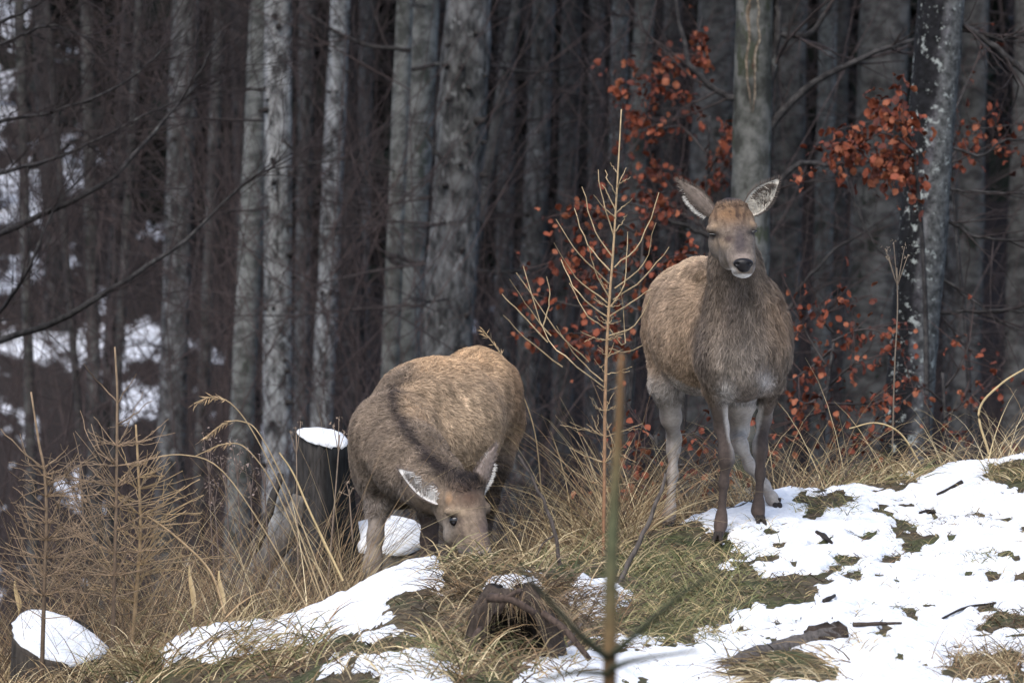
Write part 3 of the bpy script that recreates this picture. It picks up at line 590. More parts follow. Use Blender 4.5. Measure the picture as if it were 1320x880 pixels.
def fur(V, Q, N, col, n, length, flow, root):
    tri = np.vstack([Q[:, :3], Q[:, [0, 2, 3]]]); a, b_, c_ = V[tri[:, 0]], V[tri[:, 1]], V[tri[:, 2]]
    ar = np.linalg.norm(np.cross(b_-a, c_-a), axis=1); f = RNG.choice(len(tri), n, p=ar/ar.sum()); r1, r2 = RNG.random(n), RNG.random(n); sw = r1+r2 > 1; r1[sw], r2[sw] = 1-r1[sw], 1-r2[sw]
    w0 = (1-r1-r2)[:, None]; I = tri[f]; mixf = lambda X: X[I[:, 0]]*w0+X[I[:, 1]]*r1[:, None]+X[I[:, 2]]*r2[:, None]
    p = mixf(V); nn = mixf(N); cc = mixf(col); L = length(p)*(.65+.7*RNG.random(n)); fl = flow(p)
    fl = fl+RNG.normal(0, .33, (n, 3)); cl = (fbm(p[:, 0]*22, p[:, 1]*22, p[:, 2]*22, 2)-.5)[:, None]*2.2; fl = fl+cl*np.array([1, .4, .3])
    fl = fl-nn*(fl*nn).sum(1, keepdims=True); fl /= np.linalg.norm(fl, axis=1, keepdims=True)+1e-9
    d0 = fl+nn*(.5+.35*RNG.random(n))[:, None]; d0 /= np.linalg.norm(d0, axis=1, keepdims=True); d1 = fl+nn*.08
    s_ = np.cross(fl, nn); s_ = s_+nn*RNG.normal(0, .25, n)[:, None]; wd = (.0010+.0010*RNG.random(n))[:, None]
    p0 = p-nn*.003; p1 = p0+d0*(L*.45)[:, None]; p2 = p1+d1*(L*.55)[:, None]
    Vh = np.stack([p0-s_*wd, p0+s_*wd, p1+s_*wd*.8, p1-s_*wd*.8, p2], 1).reshape(-1, 3); k = np.arange(n)*5
    Qh = np.stack([k, k+1, k+2, k+3], 1); Th = np.stack([k+3, k+2, k+4], 1)
    tone = (.6+.85*RNG.random(n))*(.3+1.35*fbm(p[:, 0]*34, p[:, 1]*34, p[:, 2]*15, 3)); C = cc*tone[:, None]
    C5 = np.stack([C*.75, C*.75, C, C, C*1.15], 1).reshape(-1, 3)
    me = mesh_np('fur', Vh-root, [Qh, Th], np.clip(C5, 0, .9), False)
    return me
def ear(parent, base, tip, side, W, cup, inner, outer, root, bias=0.0, dark=None, white=0):
    """a cupped leaf: base and tip points, side vector across it, normal faces the inside"""
    ax = tip-base; L = np.linalg.norm(ax); ax = ax/L; side = side-ax*(side@ax); side = side/np.linalg.norm(side); nrm = np.cross(ax, side)
    nt_, ns = 22, 13; V = []; C = []
    for lay in (0, 1):
        for i in range(nt_):
            f = i/(nt_-1); wd = W*(math.sin(math.pi*min(1, .2+.8*f))**1.05*(1.06-.25*f)+.0*(1-f)) if f < 1 else .002
            for j in range(ns):
                s = -1+2*j/(ns-1)
                p = base+ax*L*f+side*wd*(s*(1-.25*cup*abs(s))+bias*math.sin(math.pi*f))+nrm*(cup*wd*(s*s-.6)*(1-.5*f))-nrm*(.006*(1-abs(s)**3)*lay)
                p = p-nrm*.03*math.sin(math.pi*f)*0
                c = np.array(outer if lay else inner)*(.85+.3*RNG.random())
                if not lay and abs(s) > .88: c = np.array(outer)
                if f > .93: c = np.array(outer)*.5
                V.append(p-root); C.append(c)
    V = np.array(V); m_ = nt_*ns; Q = []
    for lay in (0, 1):
        for i in range(nt_-1):
            for j in range(ns-1):
                k = lay*m_+i*ns+j; q = (k, k+1, k+ns+1, k+ns); Q.append(q if not lay else q[::-1])
    for i in range(nt_-1):
        for j in (0, ns-1):
            k = i*ns+j; Q.append((k, k+ns, m_+k+ns, m_+k))
    o = link('ear', mesh_np('ear', V, [np.array(Q)], np.array(C)), M['fur']); o.parent = parent
    mb = MB()
    for q in range(620):                                                     # hair inside the ear
        f = .04+.74*RNG.random()**.9; s = RNG.uniform(-.85, .85); i = int(f*(nt_-1))*ns+int((s+1)/2*(ns-1)); p = V[i]
        tow = -side*np.sign(s)*.75+ax*.6+RNG.normal(0, .25, 3)+nrm*.45; tow /= np.linalg.norm(tow); l = .018+.024*RNG.random()
        c = np.array(inner)*(.75+.5*RNG.random())
        if dark is not None and vn(f*6+3, s*3+7) > .52 and f > .25: c = np.array(dark)
        e = np.cross(tow, nrm); e = e/(np.linalg.norm(e)+1e-9)*.0014
        mb.add([p-e, p+e, p+tow*l], T=[(0, 1, 2)], c=c)
    for q in range(520):                                                     # fringe and back
        i = RNG.integers(0, nt_-1); j = RNG.integers(0, ns) if RNG.random() < .6 else RNG.choice([0, ns-1]); p = V[m_+i*ns+j]
        tow = ax*.9-nrm*.25+side*(.5*(2*j/(ns-1)-1))+RNG.normal(0, .15, 3); tow /= np.linalg.norm(tow); l = .012+.012*RNG.random(); e = np.cross(tow, nrm); e = e/(np.linalg.norm(e)+1e-9)*.0012
        mb.add([p-e, p+e, p+tow*l], T=[(0, 1, 2)], c=np.array(outer)*(.7+.6*RNG.random()))
    for q in range(420 if white else 0):                                     # pale hair spilling over the lower rim
        f = .05+.6*RNG.random(); i = int(f*(nt_-1)); p = V[i*ns+(0 if white > 0 else ns-1)]
        tow = ax*.55-side*white*.5*.9+nrm*RNG.normal(.1, .3)+RNG.normal(0, .2, 3); tow = -side*white*.8+ax*.5+RNG.normal(0, .25, 3); tow /= np.linalg.norm(tow); l = .01+.014*RNG.random()
        e = np.cross(tow, np.array([0, 1., 0])); e = e/(np.linalg.norm(e)+1e-9)*.0016; mb.add([p-e-nrm*.004, p+e-nrm*.004, p+tow*l-nrm*.006], T=[(0, 1, 2)], c=np.array((.66, .63, .58))*(.8+.4*RNG.random()))
    h = mb.build('ear_hair', M['hair'], smooth=False); h.parent = o; h['kind'] = 'stuff'
def hoof(parent, foot, toe, w_, root, splay=.35):
    """two cloven toes; foot = top centre, toe = direction on the ground"""
    B = Body(); d = np.array(toe, float); d[2] = 0; d /= np.linalg.norm(d); s = np.array([-d[1], d[0], 0]); f = np.array(foot)
    for sg in (-1, 1):
        a = f+s*sg*w_*.45+np.array([0, 0, .012]); e = f+s*sg*w_*(.55+splay)+d*.055+np.array([0, 0, -.028])
        B.pr.append(('c', a, e, w_*.55, w_*.3, .004)); e2 = f+s*sg*w_*.5-d*.012+np.array([0, 0, -.028]); B.pr.append(('c', a, e2, w_*.55, w_*.5, .004))
        B.pr.append(('c', f+s*sg*w_*.7-d*.03+np.array([0, 0, .035]), f+s*sg*w_*.8-d*.045+np.array([0, 0, .018]), .008, .005, .003))
    V, Q = B.mesh(.004); o = link('hoof', mesh_np('hoof', V-root, Q), M['hoof']); o.parent = parent
def eyeball(parent, c, r, root, name='eye', mat='eye', rot=None):
    th = np.linspace(0, np.pi, 11); ph = np.linspace(0, 2*np.pi, 16, endpoint=False); V = np.array([(math.sin(a)*math.cos(b_), math.sin(a)*math.sin(b_), math.cos(a)) for a in th for b_ in ph])*np.array(r)
    if rot is not None: V = V@np.array(rot).T
    Q = [(i*16+j, (i+1)*16+j, (i+1)*16+(j+1) % 16, i*16+(j+1) % 16) for i in range(10) for j in range(16)]
    o = link(name, mesh_np(name, V+c-root, np.array(Q)), M[mat]); o.parent = parent; return o
def nose(parent, B, root):
    V, Q = B.mesh(.003); o = link('nose', mesh_np('nose', V-root, Q), M['nose']); o.parent = parent
def finish(t, B, root, paint, nh, length, flow, h=.0075):
    V, Q = B.mesh(h); N = B.grad(V); u, v = proj(V[:, 0], V[:, 1], V[:, 2]); col = paint(u, v, V[:, 1], N)
    V = V+N*(.006*(fbm(V[:, 0]*28, V[:, 1]*28, V[:, 2]*20, 2)-.5)*np.clip(length(V)/.03, 0, 1))[:, None]
    o = link('body', mesh_np('body', V-root, Q, col), M['fur']); o.parent = t
    fo = link('fur', fur(V, Q, N, col, nh, length, flow, root), M['hair']); fo.parent = t; fo['kind'] = 'stuff'
    return o
DG = 'red deer hinds at the edge of the wood'
# ---- the standing deer
F = {k: hit(*uv) for k, uv in dict(fl=(926, 694), fr=(980, 672), hl=(861, 680), hr=(1000, 657)).items()}
print('hoof depths', {k: (round(p.y, 2)) for k, p in F.items()})
yl, yr, yhl, yhr = 24.62, 24.78, 25.38, 25.42
for k, yy in (('fl', yl), ('fr', yr), ('hl', yhl), ('hr', yhr)):
    if abs(F[k].y-yy) < .25: pass
    else: print('far', k, F[k].y)
yl, yr, yhl, yhr = [float(np.clip(F[k].y, a-.2, a+.2)) for k, a in (('fl', yl), ('fr', yr), ('hl', yhl), ('hr', yhr))]
B = Body()
B.ell(884, 412, 25.36, 55, .26, 70); B.ell(905, 425, 25.08, 68, .36, 83, .06); B.ell(958, 430, 24.78, 59, .27, 84, .06)
B.ell(905, 352, 25.1, 30, .3, 18, .06); B.ell(955, 470, 24.66, 36, .16, 44, .05); B.ell(985, 450, 24.74, 32, .16, 52, .05); B.ell(928, 455, 24.70, 32, .16, 54, .05)
B.chain([(957, 425, 24.72, 44), (953, 385, 24.66, 37), (948, 345, 24.63, 31), (943, 305, 24.60, 24)], .05)
# head
B.ell(943, 287, 24.46, 30, .085, 26, .02); B.ell(942, 272, 24.48, 20, .07, 14, .025)
B.chain([(943, 292, 24.43, 27), (950, 316, 24.33, 21), (956, 334, 24.25, 17), (958, 343, 24.22, 15.5)], .02)
B.ell(928, 313, 24.44, 15, .065, 22, .02); B.ell(940, 333, 24.37, 13, .06, 15, .025); B.ell(962, 314, 24.44, 12, .065, 24, .02); B.ell(965, 332, 24.33, 9, .05, 14, .015); B.ell(957, 349, 24.28, 14, .04, 9, .012)
B.ell(920, 295, 24.40, 9.5, .035, 7, .012); B.ell(968, 292, 24.41, 8, .035, 7, .012)
# legs
B.chain([(935, 455, 24.72, 30.0), (924, 500, 24.70, 15.0), (930, 550, yl+.05, 8.4), (936, 583, yl+.0, 8.1), (937, 593, yl, 7.7), (933, 622, yl+.02, 5.1), (930, 665, yl+.03, 5.5), (929, 676, yl+.02, 6.7), (927, 690, yl-.01, 6.2)], .03)
B.chain([(985, 450, 24.76, 30.0), (994, 490, 24.78, 15.0), (985, 540, yr+.06, 8.4), (980, 572, yr+.01, 7.9), (980, 582, yr, 7.6), (980, 611, yr+.02, 5.1), (978, 648, yr+.03, 5.5), (977, 658, yr+.02, 6.7), (980, 669, yr-.01, 6.2)], .03)
B.chain([(872, 440, 25.40, 44.0), (860, 495, 25.36, 20.0), (865, 538, 25.45, 12.0), (869, 565, yhl+.12, 8.1), (868, 580, yhl+.1, 7.0), (867, 611, yhl+.06, 5.5), (864, 655, yhl+.02, 5.6), (862, 666, yhl+.0, 6.5), (861, 677, yhl-.02, 6.0)], .035)
B.chain([(930, 450, 25.40, 44.0), (955, 515, 25.35, 20.0), (952, 555, 25.5, 12.0), (954, 572, yhr+.1, 8.3), (967, 600, yhr+.1, 6.2), (985, 625, yhr+.06, 5.8), (995, 642, yhr+.02, 6.5), (1000, 652, yhr-.0, 6.2)], .035)
def paint1(u, v, Y, N):
    n = len(u); col = np.tile([.3, .215, .146], (n, 1)); nz = fbm(u*.08, v*.05, Y*9, 3)
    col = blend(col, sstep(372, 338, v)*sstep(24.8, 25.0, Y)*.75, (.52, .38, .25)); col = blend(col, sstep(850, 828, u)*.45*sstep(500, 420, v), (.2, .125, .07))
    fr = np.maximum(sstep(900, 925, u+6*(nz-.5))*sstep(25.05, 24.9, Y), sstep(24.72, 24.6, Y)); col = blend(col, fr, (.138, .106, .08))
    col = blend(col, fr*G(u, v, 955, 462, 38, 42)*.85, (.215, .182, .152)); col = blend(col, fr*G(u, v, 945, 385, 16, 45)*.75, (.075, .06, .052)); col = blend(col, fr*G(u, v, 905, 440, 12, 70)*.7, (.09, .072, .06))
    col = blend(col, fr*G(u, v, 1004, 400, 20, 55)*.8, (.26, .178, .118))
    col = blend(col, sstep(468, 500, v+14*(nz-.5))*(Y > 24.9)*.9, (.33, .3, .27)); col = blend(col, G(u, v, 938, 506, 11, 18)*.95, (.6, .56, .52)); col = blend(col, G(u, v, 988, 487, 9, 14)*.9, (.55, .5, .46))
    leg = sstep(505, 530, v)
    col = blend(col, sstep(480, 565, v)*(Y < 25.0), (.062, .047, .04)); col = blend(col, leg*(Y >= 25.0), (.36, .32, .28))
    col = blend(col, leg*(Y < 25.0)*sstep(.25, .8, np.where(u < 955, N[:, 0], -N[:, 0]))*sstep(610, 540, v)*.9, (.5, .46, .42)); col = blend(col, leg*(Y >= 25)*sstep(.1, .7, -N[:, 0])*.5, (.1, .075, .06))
    col = blend(col, sstep(645, 675, v)*.7, (.085, .06, .048))
    hd = sstep(.02, -.02, Y-np.interp(v, [255, 300, 325, 345, 362], [24.66, 24.62, 24.51, 24.46, 24.42]))*sstep(372, 364, v)
    col = blend(col, hd, (.15, .12, .095)); fnz = fbm(u*.5, v*.35, 2, 3); col = col*(1-hd[:, None]*.5+hd[:, None]*fnz[:, None]); col = blend(col, hd*G(u, v, 942, 275, 40, 16), (.165, .095, .05)); col = blend(col, hd*sstep(.5, .62, fbm(u*.22, v*.09, 3, 3))*G(u, v, 942, 278, 32, 18)*.95, (.045, .028, .02)); col = blend(col, hd*sstep(264, 258, v), (.05, .04, .042))
    col = blend(col, hd*np.minimum(1, 1.25*G(u, v, 954, 314, 9.5, 21)), (.06, .048, .046)); col = blend(col, hd*G(u, v, 930, 312, 8, 9)*.75, (.3, .215, .14)); col = blend(col, hd*G(u, v, 921, 290, 8, 5)*.7, (.24, .17, .11)); col = blend(col, hd*G(u, v, 969, 287, 7, 5)*.7, (.28, .19, .12))
    col = blend(col, np.minimum(1, 1.3*hd*G(u, v, 939, 308, 6, 5)), (.06, .042, .036)); col = blend(col, hd*G(u, v, 921, 303.5, 12, 4.5), (.022, .017, .015)); col = blend(col, hd*G(u, v, 970, 300, 9, 4), (.022, .017, .015)); col = blend(col, hd*G(u, v, 922, 330, 12, 14)*.7, (.14, .12, .104))
    col = blend(col, hd*G(u, v, 956, 331, 14, 5)*.7, (.26, .21, .18)); col = blend(col, hd*sstep(352, 355, v)*.8, (.7, .68, .65)); col = blend(col, hd*G(u, v, 943, 349, 6, 4)*.85, (.6, .57, .53)); col = blend(col, hd*G(u, v, 976, 348, 5, 6)*.6, (.4, .36, .33))
    return np.clip(col*(.85+.3*nz[:, None]), .003, .9)
root = np.array([float(P(930, 690, 25).x), 25.0, gz(float(P(930, 690, 25).x), 25.0)])
t1 = empty('red_deer', root, 'standing brown hind facing the camera with eyes closed and ears spread, on the snowy bank', 'deer', DG)
def len1(p):
    u, v = proj(p[:, 0], p[:, 1], p[:, 2]); L = np.full(len(u), .03); L = np.where(v > 520, .007, L); L = np.where((p[:, 1] < np.interp(v, [255, 300, 325, 345, 362], [24.66, 24.62, 24.51, 24.46, 24.42])) & (v < 366), .009, L); L = np.where((p[:, 1] < 24.72) & (v > 362) & (v < 470), .042, L); return np.where((v < 268) & (p[:, 1] > 24.38), .026, L)
def flow1(p):
    u, v = proj(p[:, 0], p[:, 1], p[:, 2]); f = np.tile([-.3, .75, -.75], (len(u), 1)); fr = (p[:, 1] < 24.75)[:, None]; f = np.where(fr, np.array([0, .2, -1.]), f); f = np.where((v > 505)[:, None], np.array([0, .1, -1.]), f)
    hd = ((p[:, 1] < np.interp(v, [255, 300, 325, 345, 362], [24.66, 24.62, 24.51, 24.46, 24.42])) & (v < 366))[:, None]; return np.where(hd, np.array([-.15, .6, .75]), f)
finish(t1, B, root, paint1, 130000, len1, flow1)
ear(t1, pa(917, 275, 24.47), pa(872, 230, 24.52), np.array([.62, -.5, .66]), .047, .6, (.62, .59, .54), (.15, .12, .1), root, white=1)
ear(t1, pa(964, 272, 24.47), pa(1006, 229, 24.50), np.array([-.72, -.25, .72]), .058, .5, (.5, .46, .39), (.09, .07, .058), root, dark=(.09, .072, .06))
for (u, v, ru, rot) in ((921, 302.5, 8, .12), (970, 299, 6, -.25)):
    p = B.ray(u, v, 24.0); eyeball(t1, p+np.array([0, .001, 0]), (ru/290, .007, .006), root, rot=Matrix.Rotation(rot, 3, 'Y'))
NB = Body(); p = B.ray(958, 342, 23.9); Y0 = p[1]
NB.ell(958, 339.5, Y0+.014, 13, .022, 7, .01); NB.ell(959, 346, Y0+.013, 8, .018, 5.5, .012); NB.ell(949.5, 340.5, Y0-.008, 4, .014, 2.6, .004, sub=True); NB.ell(967, 340, Y0-.008, 4, .014, 2.6, .004, sub=True); nose(t1, NB, root)
for (u, v, Y) in ((926, 692, yl-.02), (980, 671, yr-.02), (861, 679, yhl-.03), (1002, 655, yhr-.03)):
    hoof(t1, pa(u, v, Y)+np.array([0, 0, .002]), (-.15 if u < 950 else .12, -1, 0), .02, root)
# ---- the grazing deer
B = Body()
B.ell(614, 516, 25.55, 55, .26, 68, .05); B.ell(577, 545, 25.25, 72, .34, 82, .08); B.ell(516, 578, 24.98, 64, .28, 76, .12); B.ell(540, 505, 25.12, 46, .26, 34, .12)
B.ell(655, 515, 25.6, 16, .14, 40, .05); B.ell(492, 600, 24.86, 36, .16, 52, .06)
B.chain([(505, 560, 24.78, 54), (530, 595, 24.56, 46), (560, 622, 24.40, 36), (582, 640, 24.33, 29)], .06)
B.ell(593, 645, 24.28, 31, .085, 27, .025); B.ell(600, 628, 24.30, 26, .07, 16, .025)
B.chain([(598, 654, 24.25, 29), (607, 680, 24.19, 21), (616, 702, 24.13, 15), (621, 714, 24.10, 13)], .02); B.ell(579, 663, 24.29, 16, .05, 19, .04); B.ell(588, 688, 24.23, 17, .045, 19, .035); B.ell(603, 706, 24.17, 14, .035, 11, .03)
B.ell(584, 659, 24.17, 12, .03, 6.5, .012); B.ell(626, 655, 24.27, 7, .04, 8, .012)
B.chain([(490, 606, 24.86, 24), (487, 655, 24.80, 13), (484, 690, 24.75, 9.5), (481, 722, 24.74, 10.5), (480, 735, 24.74, 9.5), (481, 775, 24.78, 6.2), (482, 800, 24.8, 7.2), (480, 812, 24.78, 7)], .03)
B.chain([(545, 620, 24.84, 26), (555, 660, 24.78, 14), (553, 695, 24.74, 10), (551, 728, 24.68, 10), (550, 775, 24.72, 6.2), (550, 800, 24.74, 7.2), (549, 812, 24.72, 7)], .03)
B.chain([(640, 545, 25.6, 36), (636, 595, 25.5, 21), (628, 640, 25.6, 13), (624, 675, 25.72, 9.5), (623, 720, 25.66, 6.6), (622, 770, 25.6, 7.4), (621, 790, 25.58, 7)], .035)
B.chain([(590, 560, 25.6, 36), (588, 610, 25.55, 20), (580, 650, 25.65, 12), (576, 685, 25.75, 9.5), (574, 730, 25.7, 6.6), (572, 775, 25.65, 7.4), (571, 790, 25.62, 7)], .035)
def paint2(u, v, Y, N):
    n = len(u); col = np.tile([.33, .235, .152], (n, 1)); nz = fbm(u*.07, v*.06, Y*9, 3)
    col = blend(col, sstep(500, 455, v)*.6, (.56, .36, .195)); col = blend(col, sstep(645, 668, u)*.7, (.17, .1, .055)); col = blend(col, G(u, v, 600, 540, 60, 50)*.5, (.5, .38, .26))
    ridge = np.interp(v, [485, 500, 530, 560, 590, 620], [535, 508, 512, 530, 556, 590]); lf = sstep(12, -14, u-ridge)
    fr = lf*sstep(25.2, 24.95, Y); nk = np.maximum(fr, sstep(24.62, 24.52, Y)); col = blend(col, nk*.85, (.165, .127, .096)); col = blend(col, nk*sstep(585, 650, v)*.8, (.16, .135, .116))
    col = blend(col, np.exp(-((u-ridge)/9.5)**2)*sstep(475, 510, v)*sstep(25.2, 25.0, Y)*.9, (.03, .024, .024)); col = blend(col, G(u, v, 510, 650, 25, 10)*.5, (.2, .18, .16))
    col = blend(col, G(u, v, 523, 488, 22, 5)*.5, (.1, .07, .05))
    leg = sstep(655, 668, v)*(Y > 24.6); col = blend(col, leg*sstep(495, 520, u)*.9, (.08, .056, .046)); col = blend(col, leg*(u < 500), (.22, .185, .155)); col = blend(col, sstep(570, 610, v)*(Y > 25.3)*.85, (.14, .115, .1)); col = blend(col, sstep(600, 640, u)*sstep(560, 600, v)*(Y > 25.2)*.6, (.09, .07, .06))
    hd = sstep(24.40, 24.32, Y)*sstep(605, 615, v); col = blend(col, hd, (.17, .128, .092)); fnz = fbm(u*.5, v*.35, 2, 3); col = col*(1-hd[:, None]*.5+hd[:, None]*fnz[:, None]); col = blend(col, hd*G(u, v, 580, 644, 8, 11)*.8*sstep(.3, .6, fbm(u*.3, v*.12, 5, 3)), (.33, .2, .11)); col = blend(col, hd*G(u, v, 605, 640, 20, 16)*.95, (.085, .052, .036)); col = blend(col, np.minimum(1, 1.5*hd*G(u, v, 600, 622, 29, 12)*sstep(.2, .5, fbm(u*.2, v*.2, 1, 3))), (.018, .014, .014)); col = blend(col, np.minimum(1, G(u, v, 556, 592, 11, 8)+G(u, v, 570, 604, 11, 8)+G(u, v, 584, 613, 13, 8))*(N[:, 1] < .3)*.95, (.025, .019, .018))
    col = blend(col, hd*G(u, v, 624, 685, 10, 20)*.95, (.11, .08, .068)); col = blend(col, hd*G(u, v, 588, 659, 13, 5)*.85, (.36, .27, .18)); col = blend(col, hd*G(u, v, 588, 671, 10, 7)*.75, (.05, .036, .03)); col = blend(col, hd*G(u, v, 572, 685, 13, 16)*.7, (.2, .18, .158)); col = blend(col, hd*sstep(700, 714, v)*.8, (.23, .2, .19)); col = blend(col, hd*G(u, v, 596, 690, 3, 12)*.5, (.1, .075, .065))
    return np.clip(col*(.85+.3*nz[:, None]), .003, .9)
rx = float(P(560, 800, 25.1).x); root = np.array([rx, 25.1, gz(rx, 25.1)])
t2 = empty('red_deer', root, 'grazing brown hind with head lowered into the grass behind the snowy hummock', 'deer', DG)
def len2(p):
    u, v = proj(p[:, 0], p[:, 1], p[:, 2]); L = np.full(len(u), .03); L = np.where((v > 665) & (p[:, 1] > 24.5), .008, L); hd = (p[:, 1] < 24.36) & (v > 612); L = np.where(hd, .009, L); return np.where(hd & (((u-598)/30)**2+((v-620)/15)**2 < 1), .042, L)
def flow2(p):
    u, v = proj(p[:, 0], p[:, 1], p[:, 2]); f = np.tile([.35, .65, -.75], (len(u), 1)); f = np.where((p[:, 1] < 24.75)[:, None], np.array([-.5, .3, -.3]), f); f = np.where((v > 665)[:, None], np.array([0, .1, -1.]), f)
    hd = ((p[:, 1] < 24.36) & (v > 612))[:, None]; return np.where(hd, np.array([-.3, .2, 1.]), f)
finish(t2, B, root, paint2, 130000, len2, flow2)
ear(t2, pa(568, 645, 24.24), pa(511, 602, 24.33), np.array([-.5, -.15, -.8]), .046, .55, (.5, .48, .45), (.13, .1, .082), root, dark=(.17, .15, .135))
ear(t2, pa(613, 634, 24.30), pa(640, 571, 24.44), np.array([.85, .4, -.3]), .042, .6, (.6, .57, .53), (.17, .135, .115), root, white=-1)
p = B.ray(587, 671, 23.8); eyeball(t2, p+np.array([0, .006, 0]), (.025, .015, .021), root)
NB = Body(); p = B.ray(622, 715, 23.8); NB.ell(623, 717, p[1]+.02, 13, .025, 8, .01); NB.ell(619, 715, p[1]-.006, 3, .01, 3, .004, sub=True); nose(t2, NB, root)
for (u, v, Y) in ((480, 814, 24.76), (549, 814, 24.7), (621, 793, 25.56), (571, 793, 25.6)):
    q = pa(u, v, Y); q[2] = gz(q[0], q[1])+.03; hoof(t2, q, (-.3, -1, 0), .02, root)
    print('graze hoof', (440-v)/S*Y, q[2])
# ------------------------------------------------------------------ stumps and log
def stump(label, u, v, Y, rpx, tiltx, tilty, cap, base_v, flare, c, char=None, capover=1.03, ragged=.1, group='cut stumps capped with snow', capr=(1, 1)):
    top = P(u, v, Y); sc = Y/S; r = rpx*sc; zb = min(gz(top.x, Y), top.z-.12); root = Vector((top.x, Y, zb)); t = empty('tree_stump', root, label, 'stump', group)
    n, sd_ = 16, 40; V = []; C = []; an = np.linspace(0, 2*np.pi, sd_, endpoint=False)
    for i in range(n):
        f = i/(n-1); z = -f; rr = r*(1+(flare-1)*f**1.8)*(1+ragged*(fbm(np.cos(an)*2.2+Y, np.sin(an)*2.2+u, f*1.1, 3)-.5)*2*(.6+f)+.05*np.sin(an*5+u)*f+.12*ragged*(vn(an*7+u, f*1.2)-.5)*6*(.3+f)*(ragged > .12))
        x = rr*np.cos(an); y = rr*np.sin(an)*.95; zt = (top.z-zb)*(1-f)-.12*f+(x*tiltx+y*tilty)*(1-f)**1.5
        V.append(np.stack([x, y, zt], 1)); cc = np.tile(c, (sd_, 1))
        if char is not None: k = sstep(-.25, .35, np.cos(an)+.5*(fbm(an*2, f*4, 3, 3)-.5))[:, None]; cc = cc*(1-k)+k*np.array(char)
        C.append(cc*(.7+.6*fbm(an*9, f*2+u, 1, 3))[:, None])
    V = np.vstack(V); i = np.arange(n-1)[:, None]*sd_; j = np.arange(sd_)[None]; k = (j+1) % sd_; Q = np.stack([i+j, i+sd_+j, i+sd_+k, i+k], -1).reshape(-1, 4)
    m_ = len(V); V = np.vstack([V, V[:sd_].mean(0)]); T_ = np.stack([np.arange(sd_), (np.arange(sd_)+1) % sd_, np.full(sd_, m_)], 1)
    link('trunk_base', mesh_np('trunk_base', V, [Q, T_], np.vstack(C+[np.array([[.2, .16, .11]])])), M['wood']).parent = t
    if cap:                                                     # rounded snow cap, following the cut
        V = []; nr = 9
        for i in range(nr):
            f = i/(nr-1); rad = r*capover*(f**.7 if f < 1 else 1)*(1+.05*(fbm(np.cos(an)*5+u, np.sin(an)*5, 4, 2)-.5)*2+.22*(fbm(np.cos(an)*1.5+u, np.sin(an)*1.5, 2, 3)-.5)*2)
            x = rad*np.cos(an)*capr[0]; y = rad*np.sin(an)*capr[1]; h = cap*(1-f**3.2)+.013*(fbm(x*14, y*14, u, 3)-.5); V.append(np.stack([x, y, (top.z-zb)+x*tiltx+y*tilty+h+.004], 1))
        V.append(V[-1]*np.array([.96, .96, 1])-np.array([0, 0, cap*.5])); V = np.vstack(V); i = np.arange(nr)[:, None]*sd_; Q = np.stack([i+j, i+sd_+j, i+sd_+k, i+k], -1).reshape(-1, 4)
        link('snow_cap', mesh_np('snow_cap', V, Q), M['snow']).parent = t
    return t
stump('tall dark charred stump with a small tilted snow cap, left of the grazing deer', 418, 564, 25.9, 31, -.22, .28, .022, 775, 2.1, (.036, .033, .031), (.009, .010, .011), ragged=.4)
stump('grey weathered stump with a wide snow cap behind the front leg of the grazing deer', 497, 690, 26.0, 52, -.02, .36, .04, 760, 1.05, (.17, .158, .14), ragged=.16)
stump('low stump with a broad tilted snow disc at the lower left corner', 74, 822, 23.55, 59, -.22, .5, .022, 880, 1.1, (.05, .042, .035), capr=(1.02, .86))
def stick(name, label, pts, Y, r, c, cat, group, side=(), mat='wood', n=14, sides=7):
    if Y == 'g': h0, h1 = hit(*pts[0]).y, hit(*pts[-1]).y; Y = list(np.linspace(h0, h1, len(pts))-.03)
    pp = [P(u, v, Y if np.isscalar(Y) else Y[i]) for i, (u, v) in enumerate(pts)]; t0 = pp[0]; mb = MB(); sp = spl(pp, n)-np.array(t0); sp[1:-1] += RNG.normal(0, .003, (n-2, 3))
    mb.tube(sp, [q*t0.y/S for q in r], sides, c, rough=.2)
    for s in side: mb.tube(spl([P(u, v, Y if np.isscalar(Y) else Y[0]) for u, v in s], 7)-np.array(t0), [r[-1]*t0.y/S, r[-1]*.5*t0.y/S], 5, c, rough=.2)
    o = mb.build(name, M[mat]); o.location = t0; return tag(o, label, cat, group)
stick('leaning_trunk', 'rotten grey lichened log leaning at the foot of the tall charred stump', [(312, 775), (338, 730), (372, 685), (388, 640)], 25.5, (17, 15, 11), (.11, .1, .09), 'log', None, sides=14, n=18)
stick('leaning_trunk', 'thin dark dead trunk leaning left of the rotten grey log', [(300, 760), (322, 720), (345, 665), (362, 610)], 25.9, (8, 7, 4), (.05, .045, .042), 'log', None, sides=9)
GS = 'loose dead sticks on the bank'
stick('dead_stick', 'grey forked stick leaning in the straw right of the grazing deer', [(722, 728), (716, 690), (702, 650), (684, 612), (668, 586)], 23.6, (2.8, 2.4, 1.4), (.075, .062, .055), 'stick', GS, [[(714, 690), (700, 700), (692, 716)]])
stick('dead_stick', 'grey curved stick standing in front of the standing deer hind leg', [(798, 752), (818, 708), (836, 672), (850, 640), (858, 610)], 23.45, (3.6, 3, 1.8), (.10, .085, .075), 'stick', GS)
stick('dead_stick', 'long dark twig lying across the lower snow left of centre', [(440, 852), (480, 834), (520, 812), (548, 796)], 'g', (3, 3, 2), (.04, .033, .03), 'stick', GS, [[(540, 799), (556, 808), (564, 822)], [(480, 834), (470, 826)]])
stick('dead_stick', 'dark curved twig at the bottom edge below the long dark twig', [(500, 872), (540, 858), (580, 848), (612, 842)], 'g', (2.5, 2.5, 2), (.04, .033, .03), 'stick', GS, [[(540, 858), (520, 880)]])
